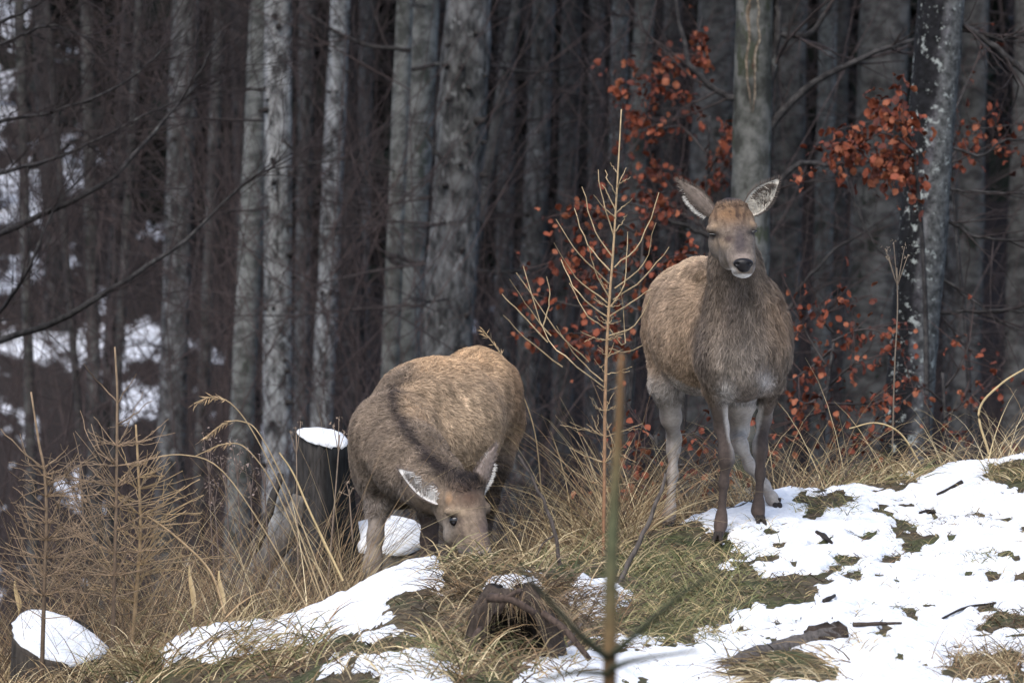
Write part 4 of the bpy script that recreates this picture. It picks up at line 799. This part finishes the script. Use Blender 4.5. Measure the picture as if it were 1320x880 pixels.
stick('dead_stick', 'thin grey twig rising at the right of the grassy hummock', [(678, 882), (710, 855), (735, 825), (752, 800)], 'g', (3, 2.5, 1.5), (.12, .1, .09), 'stick', GS)
def lying(label, pts, r, c=(.03, .025, .022), lift=.01):
    pp = [hit(u, v) for u, v in pts]; pp = [Vector((p.x, p.y, p.z+lift)) for p in pp]; t0 = pp[0]; mb = MB(); mb.tube(spl(pp, 8)-np.array(t0), [q*t0.y/S for q in r], 6, c, rough=.3); o = mb.build('dead_stick', M['wood']); o.location = t0; tag(o, label, 'stick', GS)
lying('short black twig on the upper snow slope at right', [(1208, 640), (1225, 632), (1240, 624)], (1.5, 2.2, 3))
lying('black twig on the snow right of the standing deer hooves', [(1052, 688), (1062, 694), (1072, 702)], (2, 4, 2))
lying('thin dark twig lying right of the fallen log end', [(1100, 808), (1130, 807), (1162, 806)], (3, 3, 1.5), (.06, .045, .035))
lying('short dark twig beside the mossy patch above the log', [(1062, 778), (1070, 774), (1076, 770)], (3, 3, 2))
lying('curved dark twig on the snow below the right edge tufts', [(1215, 800), (1245, 786), (1284, 780)], (1.5, 2, 1.5))
lying('tiny black twig at the middle of the snow slope', [(1186, 664), (1198, 662), (1206, 664)], (2.5, 3, 2))
# fallen log with a dark sawn end
a_, b_ = hit(900, 874), hit(1082, 818); a_ = Vector((a_.x, a_.y, a_.z-.012)); b_ = Vector((b_.x, b_.y, b_.z-.004)); t = empty('fallen_log', a_, 'dark half-buried log with a black sawn end lying in the lower right snow', 'log')
mb = MB(); sp = spl([a_, a_.lerp(b_, .35)+Vector((0, 0, .02)), a_.lerp(b_, .7)+Vector((0, 0, .02)), b_], 18)-np.array(a_); mb.tube(sp, [.022, .032, .04, .044], 18, (.085, .075, .068), rough=.2); W = mb.V[0]; mb.V[0] = W+np.stack([.0*W[:, 0], .03*(fbm(W[:, 0]*16, W[:, 1]*9, W[:, 2]*20, 3)-.5), .05*(fbm(W[:, 0]*13, W[:, 1]*9, W[:, 2]*18+5, 3)-.5)], 1); mb.build('log_body', M['wood']).parent = t
ed = (sp[-1]-sp[-2])/np.linalg.norm(sp[-1]-sp[-2]); mb = MB(); mb.tube([sp[-1]-ed*.13, sp[-1]-ed*.10, sp[-1]-ed*.06, sp[-1]-ed*.03, sp[-1]-ed*.008, sp[-1]+ed*.006, sp[-1]+ed*.012], [.045, .05, .052, .05, .052, .047, .036], 18, (.016, .012, .010), rough=.55); W = mb.V[0]; mb.C[0] = np.array([.02, .015, .012])*(.4+2.2*fbm(W[:, 0]*30, W[:, 1]*30, W[:, 2]*30, 3))[:, None]**1.5; mb.build('charred_end', M['wood']).parent = t
# rotten hollow stump under the hummock
cpt = hit(662, 842); cpt.y += .05; cpt.z -= .03; t = empty('rotten_stump', Vector((cpt.x, cpt.y, cpt.z)), 'dark hollow rotten stump under the draped grass at bottom centre', 'stump')
mb = MB(); n = 34; V = []; C = []
for lay, rs in ((0, 1.), (1, .72)):
    for i in range(8):
        f = i/7
        for j in range(n):
            op = .06+.85*f**.6+.12*(float(vn(f*4, 3.3))-.5); sgn = -1+2*j/(n-1); a = math.pi/2+(math.pi-op)*sgn
            r = (.085+.10*f**.7)*rs*(1+.45*(float(vn(math.cos(a)*2.5+3, math.sin(a)*2.5, f*2.5))-.5)+.2*(float(vn(a*6, f*3, 8))-.5)); h = .20+.10*float(vn(a*2.2, 5.5))
            V.append((r*math.cos(a)*1.15, r*math.sin(a), h*(1-f)-.06*f)); C.append(np.array((.05, .038, .03) if lay == 0 else (.012, .01, .009))*(.5+random.random()))  # inner wall coloured near black for the shade of the hollow
Q = []
for lay in (0, 1):
    for i in range(7):
        for j in range(n-1): k = lay*8*n+i*n+j; q = (k, k+n, k+n+1, k+1); Q.append(q if lay == 0 else q[::-1])
for j in range(n-1): Q.append((j, j+1, 8*n+j+1, 8*n+j))
mb.add(V, Q=Q, c=np.array(C)); o = mb.build('shell', M['wood']); o.parent = t
for (u0, v0, u1, v1, r) in ((630, 770, 690, 790, 6), (640, 790, 672, 760, 4), (700, 790, 760, 850, 5), (620, 810, 600, 850, 4)):
    mb = MB(); a_ = P(u0, v0, cpt.y-.16); b_ = P(u1, v1, cpt.y-.2); mb.tube(spl([a_, a_.lerp(b_, .5)+Vector((0, -.03, .02)), b_], 8)-np.array(t.location), [r*.003, r*.002], 6, (.07, .05, .04), rough=.3); mb.build('root', M['wood']).parent = t
# ------------------------------------------------------------------ larch saplings, stalks, weeds
def sapling(name, label, stem, Y, br, nrand, r, c, group, rl=(30, 80), vr=(560, 760), lean=None, twc=None, up=(.05, 1.25)):
    pp = [P(u, v, Y) for u, v in stem]; root = pp[-1].copy(); root.z = min(root.z, gz(root.x, Y)); t = empty(name, root, label, 'sapling', group); L = np.array(root)
    st = spl(pp+([root] if (pp[-1]-root).length > .02 else []), 26); mb = MB(); mb.tube(st-L, [q*Y/S for q in r], 6, c[0], rough=.12)
    cc = np.linspace(0, 1, len(mb.V[0]))[:, None]; mb.C[0] = np.array(c[0])*(1-cc)+np.array(c[1])*cc; mb.build('stem', M['col']).parent = t
    def one(pts, r0):
        q = spl(pts, 9); q[1:] += RNG.normal(0, .002, (8, 3)); mb = MB(); mb.tube(q-L, [r0*Y/S, r0*.55*Y/S], 4, np.array(c[0])*(.7+.5*RNG.random()), cap=False)
        for i in range(1, 9, 2):                                                # short spurs
            for _ in range(1):
                d = RNG.normal(0, 1, 3); mb.tube([q[i]-L, q[i]-L+d/np.linalg.norm(d)*.005], [.0018, .0012], 3, np.array(c[1]), cap=False)
        mb.build('branch', M['col']).parent = t
    for b_ in br: one([P(u, v, Y+RNG.normal(0, .06)*(i > 0)) for i, (u, v) in enumerate(b_)], 1.05)
    sv = 440-st[:, 2]/Y*S
    for q in range(nrand):
        v = RNG.uniform(*vr); i = int(np.argmin(abs(sv-v))); s = RNG.choice([-1, 1]); l = RNG.uniform(*rl)*(.45+.75*RNG.random())*Y/S*np.interp(v, [vr[0], vr[1]], [.6, 1.1]); e = RNG.uniform(*up); dy = RNG.normal(0, .9)
        e1 = e*RNG.uniform(.5, 1.1); d1 = np.array([s*math.cos(e1), dy, math.sin(e1)]); d2 = np.array([s*math.cos(e), dy, math.sin(e)]); a = st[i]
        one([a, a+d1*l*.5, a+d1*l*.5+d2*l*.6], .7)
        if RNG.random() < .6: m2 = a+d1*l*.5; d3 = d2+RNG.normal(0, .5, 3); one([m2, m2+d3*l*.2, m2+d3*l*.45], .6)
    return t
def cr(pts): return [(620+x/2.378, 130+y/2.378) for x, y in pts]
GL = 'bare larch saplings on the bank'
straw = (.4, .3, .175)
sapling('larch_sapling', 'tall bare yellowish larch sapling between the two deer', [(801, 141), (797, 214), (791, 315), (786, 382), (782, 450), (780, 520), (779, 620), (778, 712)], 24.35,
        [cr(b_) for b_ in ([(405, 480), (350, 400), (312, 262)], [(395, 520), (330, 440), (283, 330)], [(392, 560), (300, 470), (230, 365)], [(388, 620), (290, 540), (225, 437)], [(385, 660), (300, 590), (245, 488)], [(410, 420), (380, 330), (358, 215)],
         [(410, 510), (490, 430), (548, 282)], [(410, 575), (500, 500), (535, 375)], [(405, 610), (500, 540), (577, 447)], [(395, 660), (460, 620), (520, 575)], [(420, 225), (410, 208), (395, 190)], [(420, 260), (440, 245), (460, 235)], [(415, 290), (395, 255), (382, 215)],
         [(412, 345), (440, 320), (468, 300)], [(414, 360), (380, 330), (345, 290)], [(414, 340), (390, 290), (370, 255)], [(418, 270), (432, 235), (445, 205)], [(412, 400), (435, 370), (447, 350)], [(380, 880), (270, 790), (200, 720), (130, 505)], [(205, 740), (120, 650), (65, 592)], [(215, 720), (150, 640), (85, 545)],
         [(190, 690), (211, 610), (202, 537)], [(250, 815), (140, 730), (68, 655)], [(330, 800), (230, 700), (110, 525)], [(375, 860), (300, 790), (230, 690)], [(395, 700), (437, 750), (437, 640), (425, 570)], [(392, 720), (470, 690), (520, 600)], [(390, 760), (440, 770), (495, 750)], [(385, 700), (330, 660), (270, 560)], [(392, 600), (350, 520), (330, 440)], [(388, 640), (440, 560), (450, 400)])],
        44, (.8, 1.5, 2.1, 2.3, 2.5), (straw, (.2, .085, .045)), GL, rl=(20, 45), vr=(380, 640))
sapling('larch_sapling', 'bare larch sapling with dark stem crossing the snow-topped stump at far left', [(40, 505), (50, 570), (57, 605), (60, 665), (57, 760), (54, 868)], 23.1, [[(57, 605), (28, 580), (0, 553)], [(57, 602), (75, 590), (88, 575)], [(56, 612), (74, 620), (88, 610)], [(58, 628), (30, 640), (18, 648)]], 100, (1.2, 2, 2.6, 4), ((.27, .19, .12), (.045, .033, .027)), GL, vr=(600, 790), rl=(35, 95))
sapling('larch_sapling', 'tallest bare larch sapling at left with a long thin leader', [(148, 447), (151, 500), (151, 540), (150, 640), (147, 760), (145, 862)], 23.4, [[(151, 518), (130, 496), (108, 470)], [(151, 520), (162, 502), (176, 482)], [(152, 546), (172, 534), (195, 517)]], 100, (1.2, 1.8, 2.4, 4), ((.27, .19, .12), (.06, .042, .034)), GL, vr=(570, 780), rl=(40, 110))
sapling('larch_sapling', 'small straw-coloured larch sapling right of the tallest one at left', [(175, 547), (178, 600), (181, 680), (176, 760), (170, 838)], 23.6, [[(181, 655), (215, 640), (257, 618)], [(181, 665), (210, 672), (240, 658)]], 100, (1.2, 2, 2.8, 3.2), ((.36, .255, .14), (.24, .16, .09)), GL, vr=(600, 790), rl=(35, 105))
sapling('larch_sapling', 'low brushy larch sapling between the two darker ones at left', [(103, 600), (108, 680), (110, 760), (108, 870)], 23.8, [], 100, (1, 1.5, 2), ((.2, .145, .1), (.07, .055, .042)), GL, vr=(600, 800), rl=(35, 95))
# out-of-focus young tree close to the camera
yf = 12.0; root = P(788, 1300, yf); root.z = gz(root.x, yf); t = empty('young_tree', root, 'blurred green and brown young stem close to the camera between the deer', 'sapling'); L = np.array(root)
mb = MB(); st = spl([P(801, 455, yf), P(797, 560, yf), P(789, 700, yf), P(786, 850, yf), P(786, 1000, yf), root], 30); mb.tube(st-L, [3.6*yf/S, 6*yf/S, 8.5*yf/S, 9.5*yf/S, 10*yf/S], 10, (.1, .1, .05))
f = np.clip((440-(mb.V[0][:, 2]+L[2])/yf*S-455)/430, 0, 1)[:, None]; k = np.exp(-((f-.55)/.3)**2); mb.C[0] = np.array([.17, .095, .045])*(1-k)+k*np.array([.085, .09, .048]); mb.build('stem', M['col']).parent = t
for pts in ([(786, 850), (745, 815), (700, 765), (672, 735)], [(786, 846), (830, 808), (880, 765), (925, 738)], [(786, 862), (820, 850), (900, 838)], [(787, 868), (740, 866), (690, 880)]):
    mb = MB(); q = spl([P(u, v, yf+(-.15 if i else 0)*i) for i, (u, v) in enumerate(pts)], 12); mb.tube(q-L, [5*yf/S, 2*yf/S], 6, (.07, .075, .045)); mb.build('branch', M['col']).parent = t
def stalk(label, pts, Y, plume=0, c=(.36, .265, .15), w_=.95, group='tall dry grass stalks'):
    pp = spl([P(u, v, Y) for u, v in pts], 24); root = pp[0]; t = empty('grass_stalk', root, label, 'grass stalk', group); mb = MB(); mb.tube(pp-root, [w_*Y/S, w_*.6*Y/S], 4, c, cap=False); mb.build('stem', M['grass']).parent = t
    if plume:
        mb = MB(); a = pp[-9:]
        for q in range(plume):
            i = RNG.integers(0, 8); p = a[i]+(a[i+1]-a[i])*RNG.random(); d = (a[i+1]-a[i]); d = d/np.linalg.norm(d)*.8+RNG.normal(0, .3, 3)+np.array([0, 0, -.25]); d /= np.linalg.norm(d); l = .018+.03*RNG.random(); e = np.cross(d, RNG.normal(0, 1, 3)); e = e/np.linalg.norm(e)*.0022
            mb.add([p-root, p+d*l*.5+e-root, p+d*l-root, p+d*l*.5-e-root], Q=[(0, 1, 2, 3)], c=np.array((.4, .28, .16))*(.6+.7*RNG.random()))
        o = mb.build('seed_head', M['grass'], smooth=False); o.parent = t; o['kind'] = 'stuff'
stalk('long grass stalk arching far left with drooping tip', [(405, 800), (345, 690), (285, 605), (235, 586), (185, 594), (156, 616)], 23.5, 20)
stalk('grass stalk with the uppermost feathery seed head bending left', [(424, 795), (372, 650), (328, 560), (298, 520), (272, 512), (250, 520)], 23.6, 46)
stalk('grass stalk with a feathery seed head just below the uppermost one', [(432, 790), (375, 640), (335, 560), (312, 543), (288, 546), (262, 566)], 23.55, 46)
stalk('straight bright straw stalk leaning against the charred stump', [(442, 748), (400, 660), (378, 610), (360, 583)], 23.7, 0, (.5, .37, .19), 1.6)
stalk('grass stalk bent over in a low arch right of the left larches', [(290, 790), (270, 735), (225, 690), (190, 665)], 23.5, 0, (.36, .25, .14), 2)
stalk('low arched stalk behind the tall stalks at left', [(412, 770), (360, 640), (320, 580), (290, 572), (255, 586)], 23.9, 20)
stalk('stalk with a feathery seed head above the rump of the grazing deer', [(700, 660), (690, 560), (668, 495), (645, 455), (620, 422)], 25.9, 40)
stalk('arched straw stalk at the right end of the bank crest', [(1275, 585), (1262, 530), (1290, 495), (1330, 470)], 26.3, 0, (.45, .34, .18), 1.8)
stalk('tall arched straw stalk left of the leaning trunk foot', [(1190, 605), (1162, 560), (1130, 545), (1095, 552)], 26.3, 0, (.45, .34, .18), 1.4)
for (lab, u, v0, v1, Y) in (('withered pale curled leaf standing in the straw at left', 247, 728, 805, 23.6), ('second withered pale curled leaf, right of the other one', 285, 735, 800, 23.6), ('withered pale leaf sticking up above the snow-topped corner stump', 22, 748, 800, 23.8)):
    mb = MB(); n = 9; V = []; root = P(u, v1, Y)
    for i in range(n):
        f = i/(n-1); wd = (1.0+2.6*math.sin(math.pi*f)**1.5*(f > .3))*Y/S; q = np.array(P(u+3*math.sin(f*5), v1+(v0-v1)*f, Y-.02*f))-np.array(root); V += [q+np.array([-wd, .004, 0]), q+np.array([0, -.006, 0]), q+np.array([wd, .004, 0])]
    Q = [(i*3+j, i*3+j+1, i*3+j+4, i*3+j+3) for i in range(n-1) for j in (0, 1)]; mb.add(V, Q=Q, c=(.5, .37, .2)); o = mb.build('dry_leaf', M['grass']); o.location = root; tag(o, lab, 'dead leaf', 'withered leaves')
# weed with a dry flower head
def weed(label, stem, heads, Y, c=(.2, .15, .11), nh=9, hr=3):
    pp = spl([P(u, v, Y) for u, v in stem], 14); root = pp[0]; t = empty('dry_weed', root, label, 'weed', 'withered weeds with seed heads'); mb = MB(); mb.tube(pp-root, [1.2*Y/S, .8*Y/S], 5, c)
    for (u, v) in heads: mb.tube(spl([pp[-3], P(u, v, Y)], 5)-root, [.8*Y/S, .6*Y/S], 3, c)
    mb.build('stem', M['col']).parent = t; mb = MB()
    for (u, v) in heads:
        for q in range(nh):
            p = np.array(P(u+RNG.normal(0, hr), v+RNG.normal(0, hr*.6), Y+RNG.normal(0, hr)*Y/S))-root; d = RNG.normal(0, 1, (3, 3))*.0042; mb.add(p+d, T=[(0, 1, 2)], c=np.array(c)*(1+1.0*RNG.random()))
    o = mb.build('seed_head', M['grass'], smooth=False); o.parent = t; o['kind'] = 'stuff'
weed('tall dry weed with a pale flower head, left of the leaning black trunk', [(1150, 600), (1153, 480), (1157, 400), (1156, 345)], [(1141, 320), (1152, 312), (1166, 318), (1170, 330), (1146, 332)], 26.5, (.15, .12, .09))
weed('dry brown weed in front of the charred stump', [(420, 780), (432, 640), (438, 560)], [(437, 540), (430, 548), (445, 556)], 24.2)
weed('dry brown weed with a head beside the snow cap of the charred stump', [(385, 780), (383, 650), (382, 560)], [(382, 552), (388, 544), (374, 556)], 24.3)
weed('short dry weed with a small head at the shoulder of the grazing deer', [(455, 700), (452, 660), (450, 630)], [(447, 622), (455, 628), (442, 635)], 24.4)
for q, (u, h) in enumerate(((268, 560), (290, 590), (305, 570), (322, 600), (340, 585), (275, 620))):
    weed(['faint feathery weed stem behind the arching stalks', 'faint feathery weed stem behind the arching stalks'][0], [(u+12, 790), (u+5, 690), (u, h+20)], [(u-6, h), (u+5, h+8), (u-3, h+22), (u+7, h+32)], 25.0, (.13, .1, .085), 20, 6)
# ------------------------------------------------------------------ grass
def blades(name, label, spec, mat='grass'):
    """spec rows: n, u range, v range, (Y0,Y1) or None for the visible bank, length px, lean (x mean, sd), droop, width mm, colours"""
    mb = MB()
    for (n, ur, vr, Yr, ln, lean, droop, wd, cols) in spec:
        u = RNG.uniform(*ur, n); 
        if Yr is None:
            v = RNG.uniform(*vr, n); y = np.array([hit(a, c).y for a, c in zip(u[:n], v[:n])]) if n <= 260 else None
            if y is None:
                m_ = 260; uu = RNG.uniform(*ur, m_); vv = RNG.uniform(*vr, m_); hp = [hit(a, c) for a, c in zip(uu, vv)]; k = RNG.integers(0, m_, n)
                x = np.array([hp[i].x for i in k])+RNG.normal(0, .035, n); y = np.array([hp[i].y for i in k])+RNG.normal(0, .05, n)
            else: x = (u-660)/S*y
        else: y = RNG.uniform(*Yr, n); x = (u-660)/S*y
        kx = fbm(x*5, y*5, 8, 2)-.5
        z = (surf_z(x, y) if ln[1] <= 30 and Yr is None else ground_z(x, y))-.008; L = RNG.uniform(*ln, n)*25/S; a = RNG.normal(lean[0], lean[1], n)+kx*1.2; ay = RNG.normal(-.1, lean[1]*.8, n)
        dr = droop*(.4+1.2*RNG.random(n)); k = 5; w_ = wd*.001*(.6+.8*RNG.random(n)); cc = np.array(cols)[RNG.integers(0, len(cols), n)]*(.65+.7*RNG.random(n))[:, None]
        d = np.stack([np.sin(a), np.sin(ay), np.cos(a)*np.cos(ay)], 1); hz = np.stack([np.sign(a+.001*RNG.normal(0, 1, n)), .3*np.sign(ay), np.zeros(n)], 1); p = np.stack([x, y, z], 1); sdv = np.cross(d, np.array([.3, 1, .1])); sdv /= np.linalg.norm(sdv, axis=1, keepdims=True)
        pts = [p]
        for i in range(k):
            g = (i+1)/k; dd = d+hz*(dr*g*.7)[:, None]-np.array([0, 0, 1])*(dr*g*g*1.3)[:, None]; dd /= np.linalg.norm(dd, axis=1, keepdims=True); p = p+dd*(L/k)[:, None]; pts.append(p)
        V = []
        for i, q in enumerate(pts):
            wv = (w_*(1-.85*i/k))[:, None]; V += [q-sdv*wv, q+sdv*wv]
        V = np.stack(V, 1).reshape(-1, 3); b0 = np.arange(n)[:, None]*(2*k+2); j = np.arange(k)[None]*2; Q = np.stack([b0+j, b0+j+1, b0+j+3, b0+j+2], -1).reshape(-1, 4)
        mb.add(V, Q=Q, c=np.repeat(cc, 2*k+2, 0))
    return tag(mb.build(name, M[mat]), label, 'grass', kind='stuff')
ST = [(.45, .36, .21), (.33, .255, .14), (.55, .45, .28), (.24, .17, .095), (.13, .095, .06)]; BR = [(.17, .11, .062), (.23, .15, .085), (.11, .075, .05), (.28, .19, .105), (.34, .26, .15), (.08, .055, .04)]; DK = [(.075, .056, .04), (.11, .082, .055), (.17, .13, .085)]; GR = [(.13, .14, .06), (.2, .19, .09), (.3, .25, .13), (.09, .1, .05), (.36, .28, .15)]
blades('dry_grass', 'tangle of orange-brown dry grass on the crest between and behind the deer', [
    (3200, (625, 828), None, (24.7, 27.2), (60, 250), (0, .5), .5, 1.6, BR+ST), (420, (820, 900), None, (25.75, 27.2), (60, 200), (0, .45), .5, 1.6, BR+ST), (340, (630, 815), None, (24.6, 26.6), (50, 150), (.1, .5), .6, 2.4, ST), (900, (870, 1100), None, (26.0, 27.3), (50, 190), (0, .5), .5, 1.9, BR+ST), (110, (560, 720), None, (24.05, 24.5), (30, 110), (.15, .5), .7, 2.6, ST)])
blades('dry_grass', 'pale straw grass along the right crest of the snowy bank', [(260, (990, 1330), None, (26.2, 27.0), (50, 140), (-.15, .5), .5, 2.2, ST), (520, (1060, 1190), None, (26.0, 26.5), (25, 80), (.25, .6), 1.0, 2.4, ST+GR), (260, (1270, 1340), (600, 622), None, (15, 40), (-.3, .6), .9, 2, ST+GR), (900, (1080, 1340), None, (26.5, 27.8), (40, 150), (0, .5), .5, 1.7, BR+DK+ST)])
blades('dry_grass', 'thin brown grass standing around the stumps at left', [(1900, (150, 470), None, (23.9, 26.6), (60, 300), (.05, .45), .4, 1.4, BR+BR+DK+ST), (170, (210, 470), None, (23.7, 24.6), (50, 180), (.05, .4), .4, 2.0, ST), (1500, (-60, 260), None, (23.5, 25.8), (60, 270), (0, .5), .35, 1.4, DK+BR+BR)])
blades('dry_grass', 'thick straw and green tufts draping over the lower left bank', [(950, (150, 420), (812, 880), None, (40, 110), (.55, .5), 1.5, 2.8, ST+GR+BR), (700, (-20, 200), (845, 880), None, (40, 100), (.1, .5), .8, 2.4, ST+GR+BR), (160, (240, 350), (790, 830), None, (30, 90), (.6, .4), 1.6, 3, ST), (500, (0, 140), (860, 882), (22.7, 23.3), (30, 70), (-.1, .6), .8, 2.4, ST+BR)])
blades('dry_grass', 'straw grass draped over the hummock at bottom centre', [(380, (560, 632), (735, 830), None, (40, 110), (-.2, .7), 1.8, 2.2, BR+DK+DK+ST), (420, (700, 785), (765, 840), None, (40, 110), (.2, .6), 1.9, 2.2, BR+DK+DK), (420, (610, 730), (752, 786), None, (50, 130), (0, .9), 2.4, 2.2, BR+DK+DK), (330, (560, 720), (715, 735), None, (25, 80), (.3, .7), 1.3, 2.8, ST+GR), (300, (590, 740), (840, 880), None, (40, 110), (0, .6), 1.5, 2.6, BR+ST+GR), (200, (540, 620), (820, 880), None, (40, 90), (-.3, .6), 1.4, 2.8, GR+ST), (260, (440, 600), (830, 880), None, (20, 60), (0, .7), 1., 2.2, DK+ST)])
blades('dry_grass', 'mossy green and straw grass in front of the standing deer hooves', [(1500, (800, 950), (715, 830), None, (20, 65), (-.1, .6), 1.2, 2.0, GR), (300, (690, 840), (690, 738), None, (30, 90), (0, .6), 1., 2.2, ST+GR), (420, (940, 1050), (735, 775), None, (10, 30), (0, .8), 1.3, 2, GR+DK), (260, (1020, 1110), (640, 665), None, (10, 30), (0, .8), 1.3, 2, GR), (300, (850, 1010), (668, 720), None, (12, 40), (0, .7), 1.2, 2, GR+ST)])
blades('dry_grass', 'small tufts poking through the snow slope at right', [(160, (1145, 1195), (685, 722), None, (8, 22), (0, .8), 1.3, 1.8, GR+DK), (110, (1070, 1110), (718, 738), None, (8, 22), (0, .8), 1.3, 1.8, GR), (240, (940, 1110), (845, 880), None, (30, 90), (-.8, .5), 1.5, 2.4, ST), (120, (1060, 1125), (815, 840), None, (15, 45), (.2, .6), 1.4, 2.2, ST), (420, (1225, 1330), (840, 880), None, (20, 60), (0, .6), .9, 2, ST+BR), (200, (1255, 1330), (785, 812), None, (12, 30), (0, .8), 1.2, 2, DK+BR), (90, (1240, 1290), (708, 728), None, (10, 30), (0, .8), 1.1, 2, GR), (160, (1180, 1290), (660, 680), None, (5, 15), (0, .8), 1.2, 1.6, DK), (70, (1195, 1330), (735, 790), None, (5, 16), (0, .8), 1.2, 1.7, DK+GR), (60, (1100, 1190), (735, 790), None, (5, 16), (0, .8), 1.2, 1.7, DK+GR), (50, (1110, 1250), (625, 680), None, (6, 18), (0, .8), 1.2, 1.7, DK+GR+ST), *[(int(3+SPOTS.integers(0, 9)), (b_[0]-b_[2]*.7, b_[0]+b_[2]*.7), (b_[1]-b_[3]*.4, b_[1]+b_[3]*.9), None, (6, 14+14*SPOTS.random()), (0, .8), 1.2, 1.9, (DK+GR, GR, DK+ST)[SPOTS.integers(0, 3)]) for b_ in BARE[-120:]], (100, (950, 1010), (706, 720), None, (8, 22), (0, .8), 1.3, 1.8, GR+DK)])
n0 = 15000; rx_ = RNG.uniform(-2.7, 2.9, n0); ry_ = RNG.uniform(21.3, 26.8, n0); k_ = snow_t(rx_, ry_) < .004; rx_, ry_ = rx_[k_], ry_[k_]
def drape():                                                 # dead grass hanging over the hollow stump
    n = 560; a = RNG.uniform(0, 6.283, n); q = RNG.random(n)**.6; x = cpt.x+.14*q*np.cos(a)*1.15; y = cpt.y+.10*q*np.sin(a); z = cpt.z+.245-.05*q**2+RNG.normal(0, .012, n); z = np.where(np.sin(a) < -.6, z, z-.03*q)
    d = np.stack([np.cos(a)+RNG.normal(.1, .9, n), np.sin(a)-.2+RNG.normal(0, .8, n), .5+RNG.random(n)*.6], 1); d /= np.linalg.norm(d, axis=1, keepdims=True); L = RNG.uniform(.08, .32, n)*np.where((np.sin(a) < -.3) & (np.abs(np.cos(a)) < .8), .55, 1); p = np.stack([x, y, z], 1); pts = [p]; g = RNG.uniform(.5, 1.2, n)
    for i in range(6):
        d = d-np.array([0, 0, 1])*(g*.45)[:, None]; d /= np.linalg.norm(d, axis=1, keepdims=True); p = p+d*(L/6)[:, None]; pts.append(p)
    s_ = np.stack([-np.sin(a), np.cos(a), 0*a], 1)+np.array([.5, 0, 0]); s_ /= np.linalg.norm(s_, axis=1, keepdims=True); w_ = RNG.uniform(.0009, .0019, n); V = []
    for i, q in enumerate(pts): V += [q-s_*(w_*(1-.13*i))[:, None], q+s_*(w_*(1-.13*i))[:, None]]
    V = np.stack(V, 1).reshape(-1, 3); b0 = np.arange(n)[:, None]*14; j = np.arange(6)[None]*2; Q = np.stack([b0+j, b0+j+1, b0+j+3, b0+j+2], -1).reshape(-1, 4); pal = np.array(BR+BR+ST+DK); C = np.repeat(pal[RNG.integers(0, len(pal), n)]*RNG.uniform(.6, 1.2, n)[:, None], 14, 0)
    tag(link('dry_grass', mesh_np('dry_grass', V, Q, C), M['grass']), 'brown dead grass hanging over the hollow rotten stump at bottom centre', 'grass', kind='stuff')
drape()
def litter():                                                # short flat blades matting the bare earth
    n = len(rx_); z = ground_z(rx_, ry_)+.004; a = RNG.uniform(0, 6.28, n); L = RNG.uniform(.02, .085, n); up_ = RNG.uniform(.0, .7, n); p = np.stack([rx_, ry_, z], 1)
    d = np.stack([np.cos(a), np.sin(a), up_], 1); sd_ = np.stack([-np.sin(a), np.cos(a), 0*a], 1)+np.array([0, 0, .5]); w_ = RNG.uniform(.001, .0028, n)[:, None]
    q = p+d*(L*.5)[:, None]; e = p+d*L[:, None]-np.stack([0*a, 0*a, L*up_*.9], 1); V = np.stack([p-sd_*w_, p+sd_*w_, q+sd_*w_*.8, q-sd_*w_*.8, e], 1).reshape(-1, 3); k = np.arange(n)*5
    pal = np.array(DK+DK+BR+[(.06, .065, .035), (.1, .105, .05), (.16, .15, .075), (.3, .24, .14)]); C = pal[RNG.integers(0, len(pal), n)]*RNG.uniform(.6, 1.3, n)[:, None]
    me = mesh_np('ground_litter', V, [np.stack([k, k+1, k+2, k+3], 1), np.stack([k+3, k+2, k+4], 1)], np.repeat(C, 5, 0), False)
    tag(link('ground_litter', me, M['grass']), 'mat of short dead grass and moss on the bare earth between the snow patches', 'ground cover', kind='stuff')
litter()
print('objects', len(bpy.data.objects), 'tris', sum(len(o.data.polygons) for o in bpy.data.objects if o.type == 'MESH'))
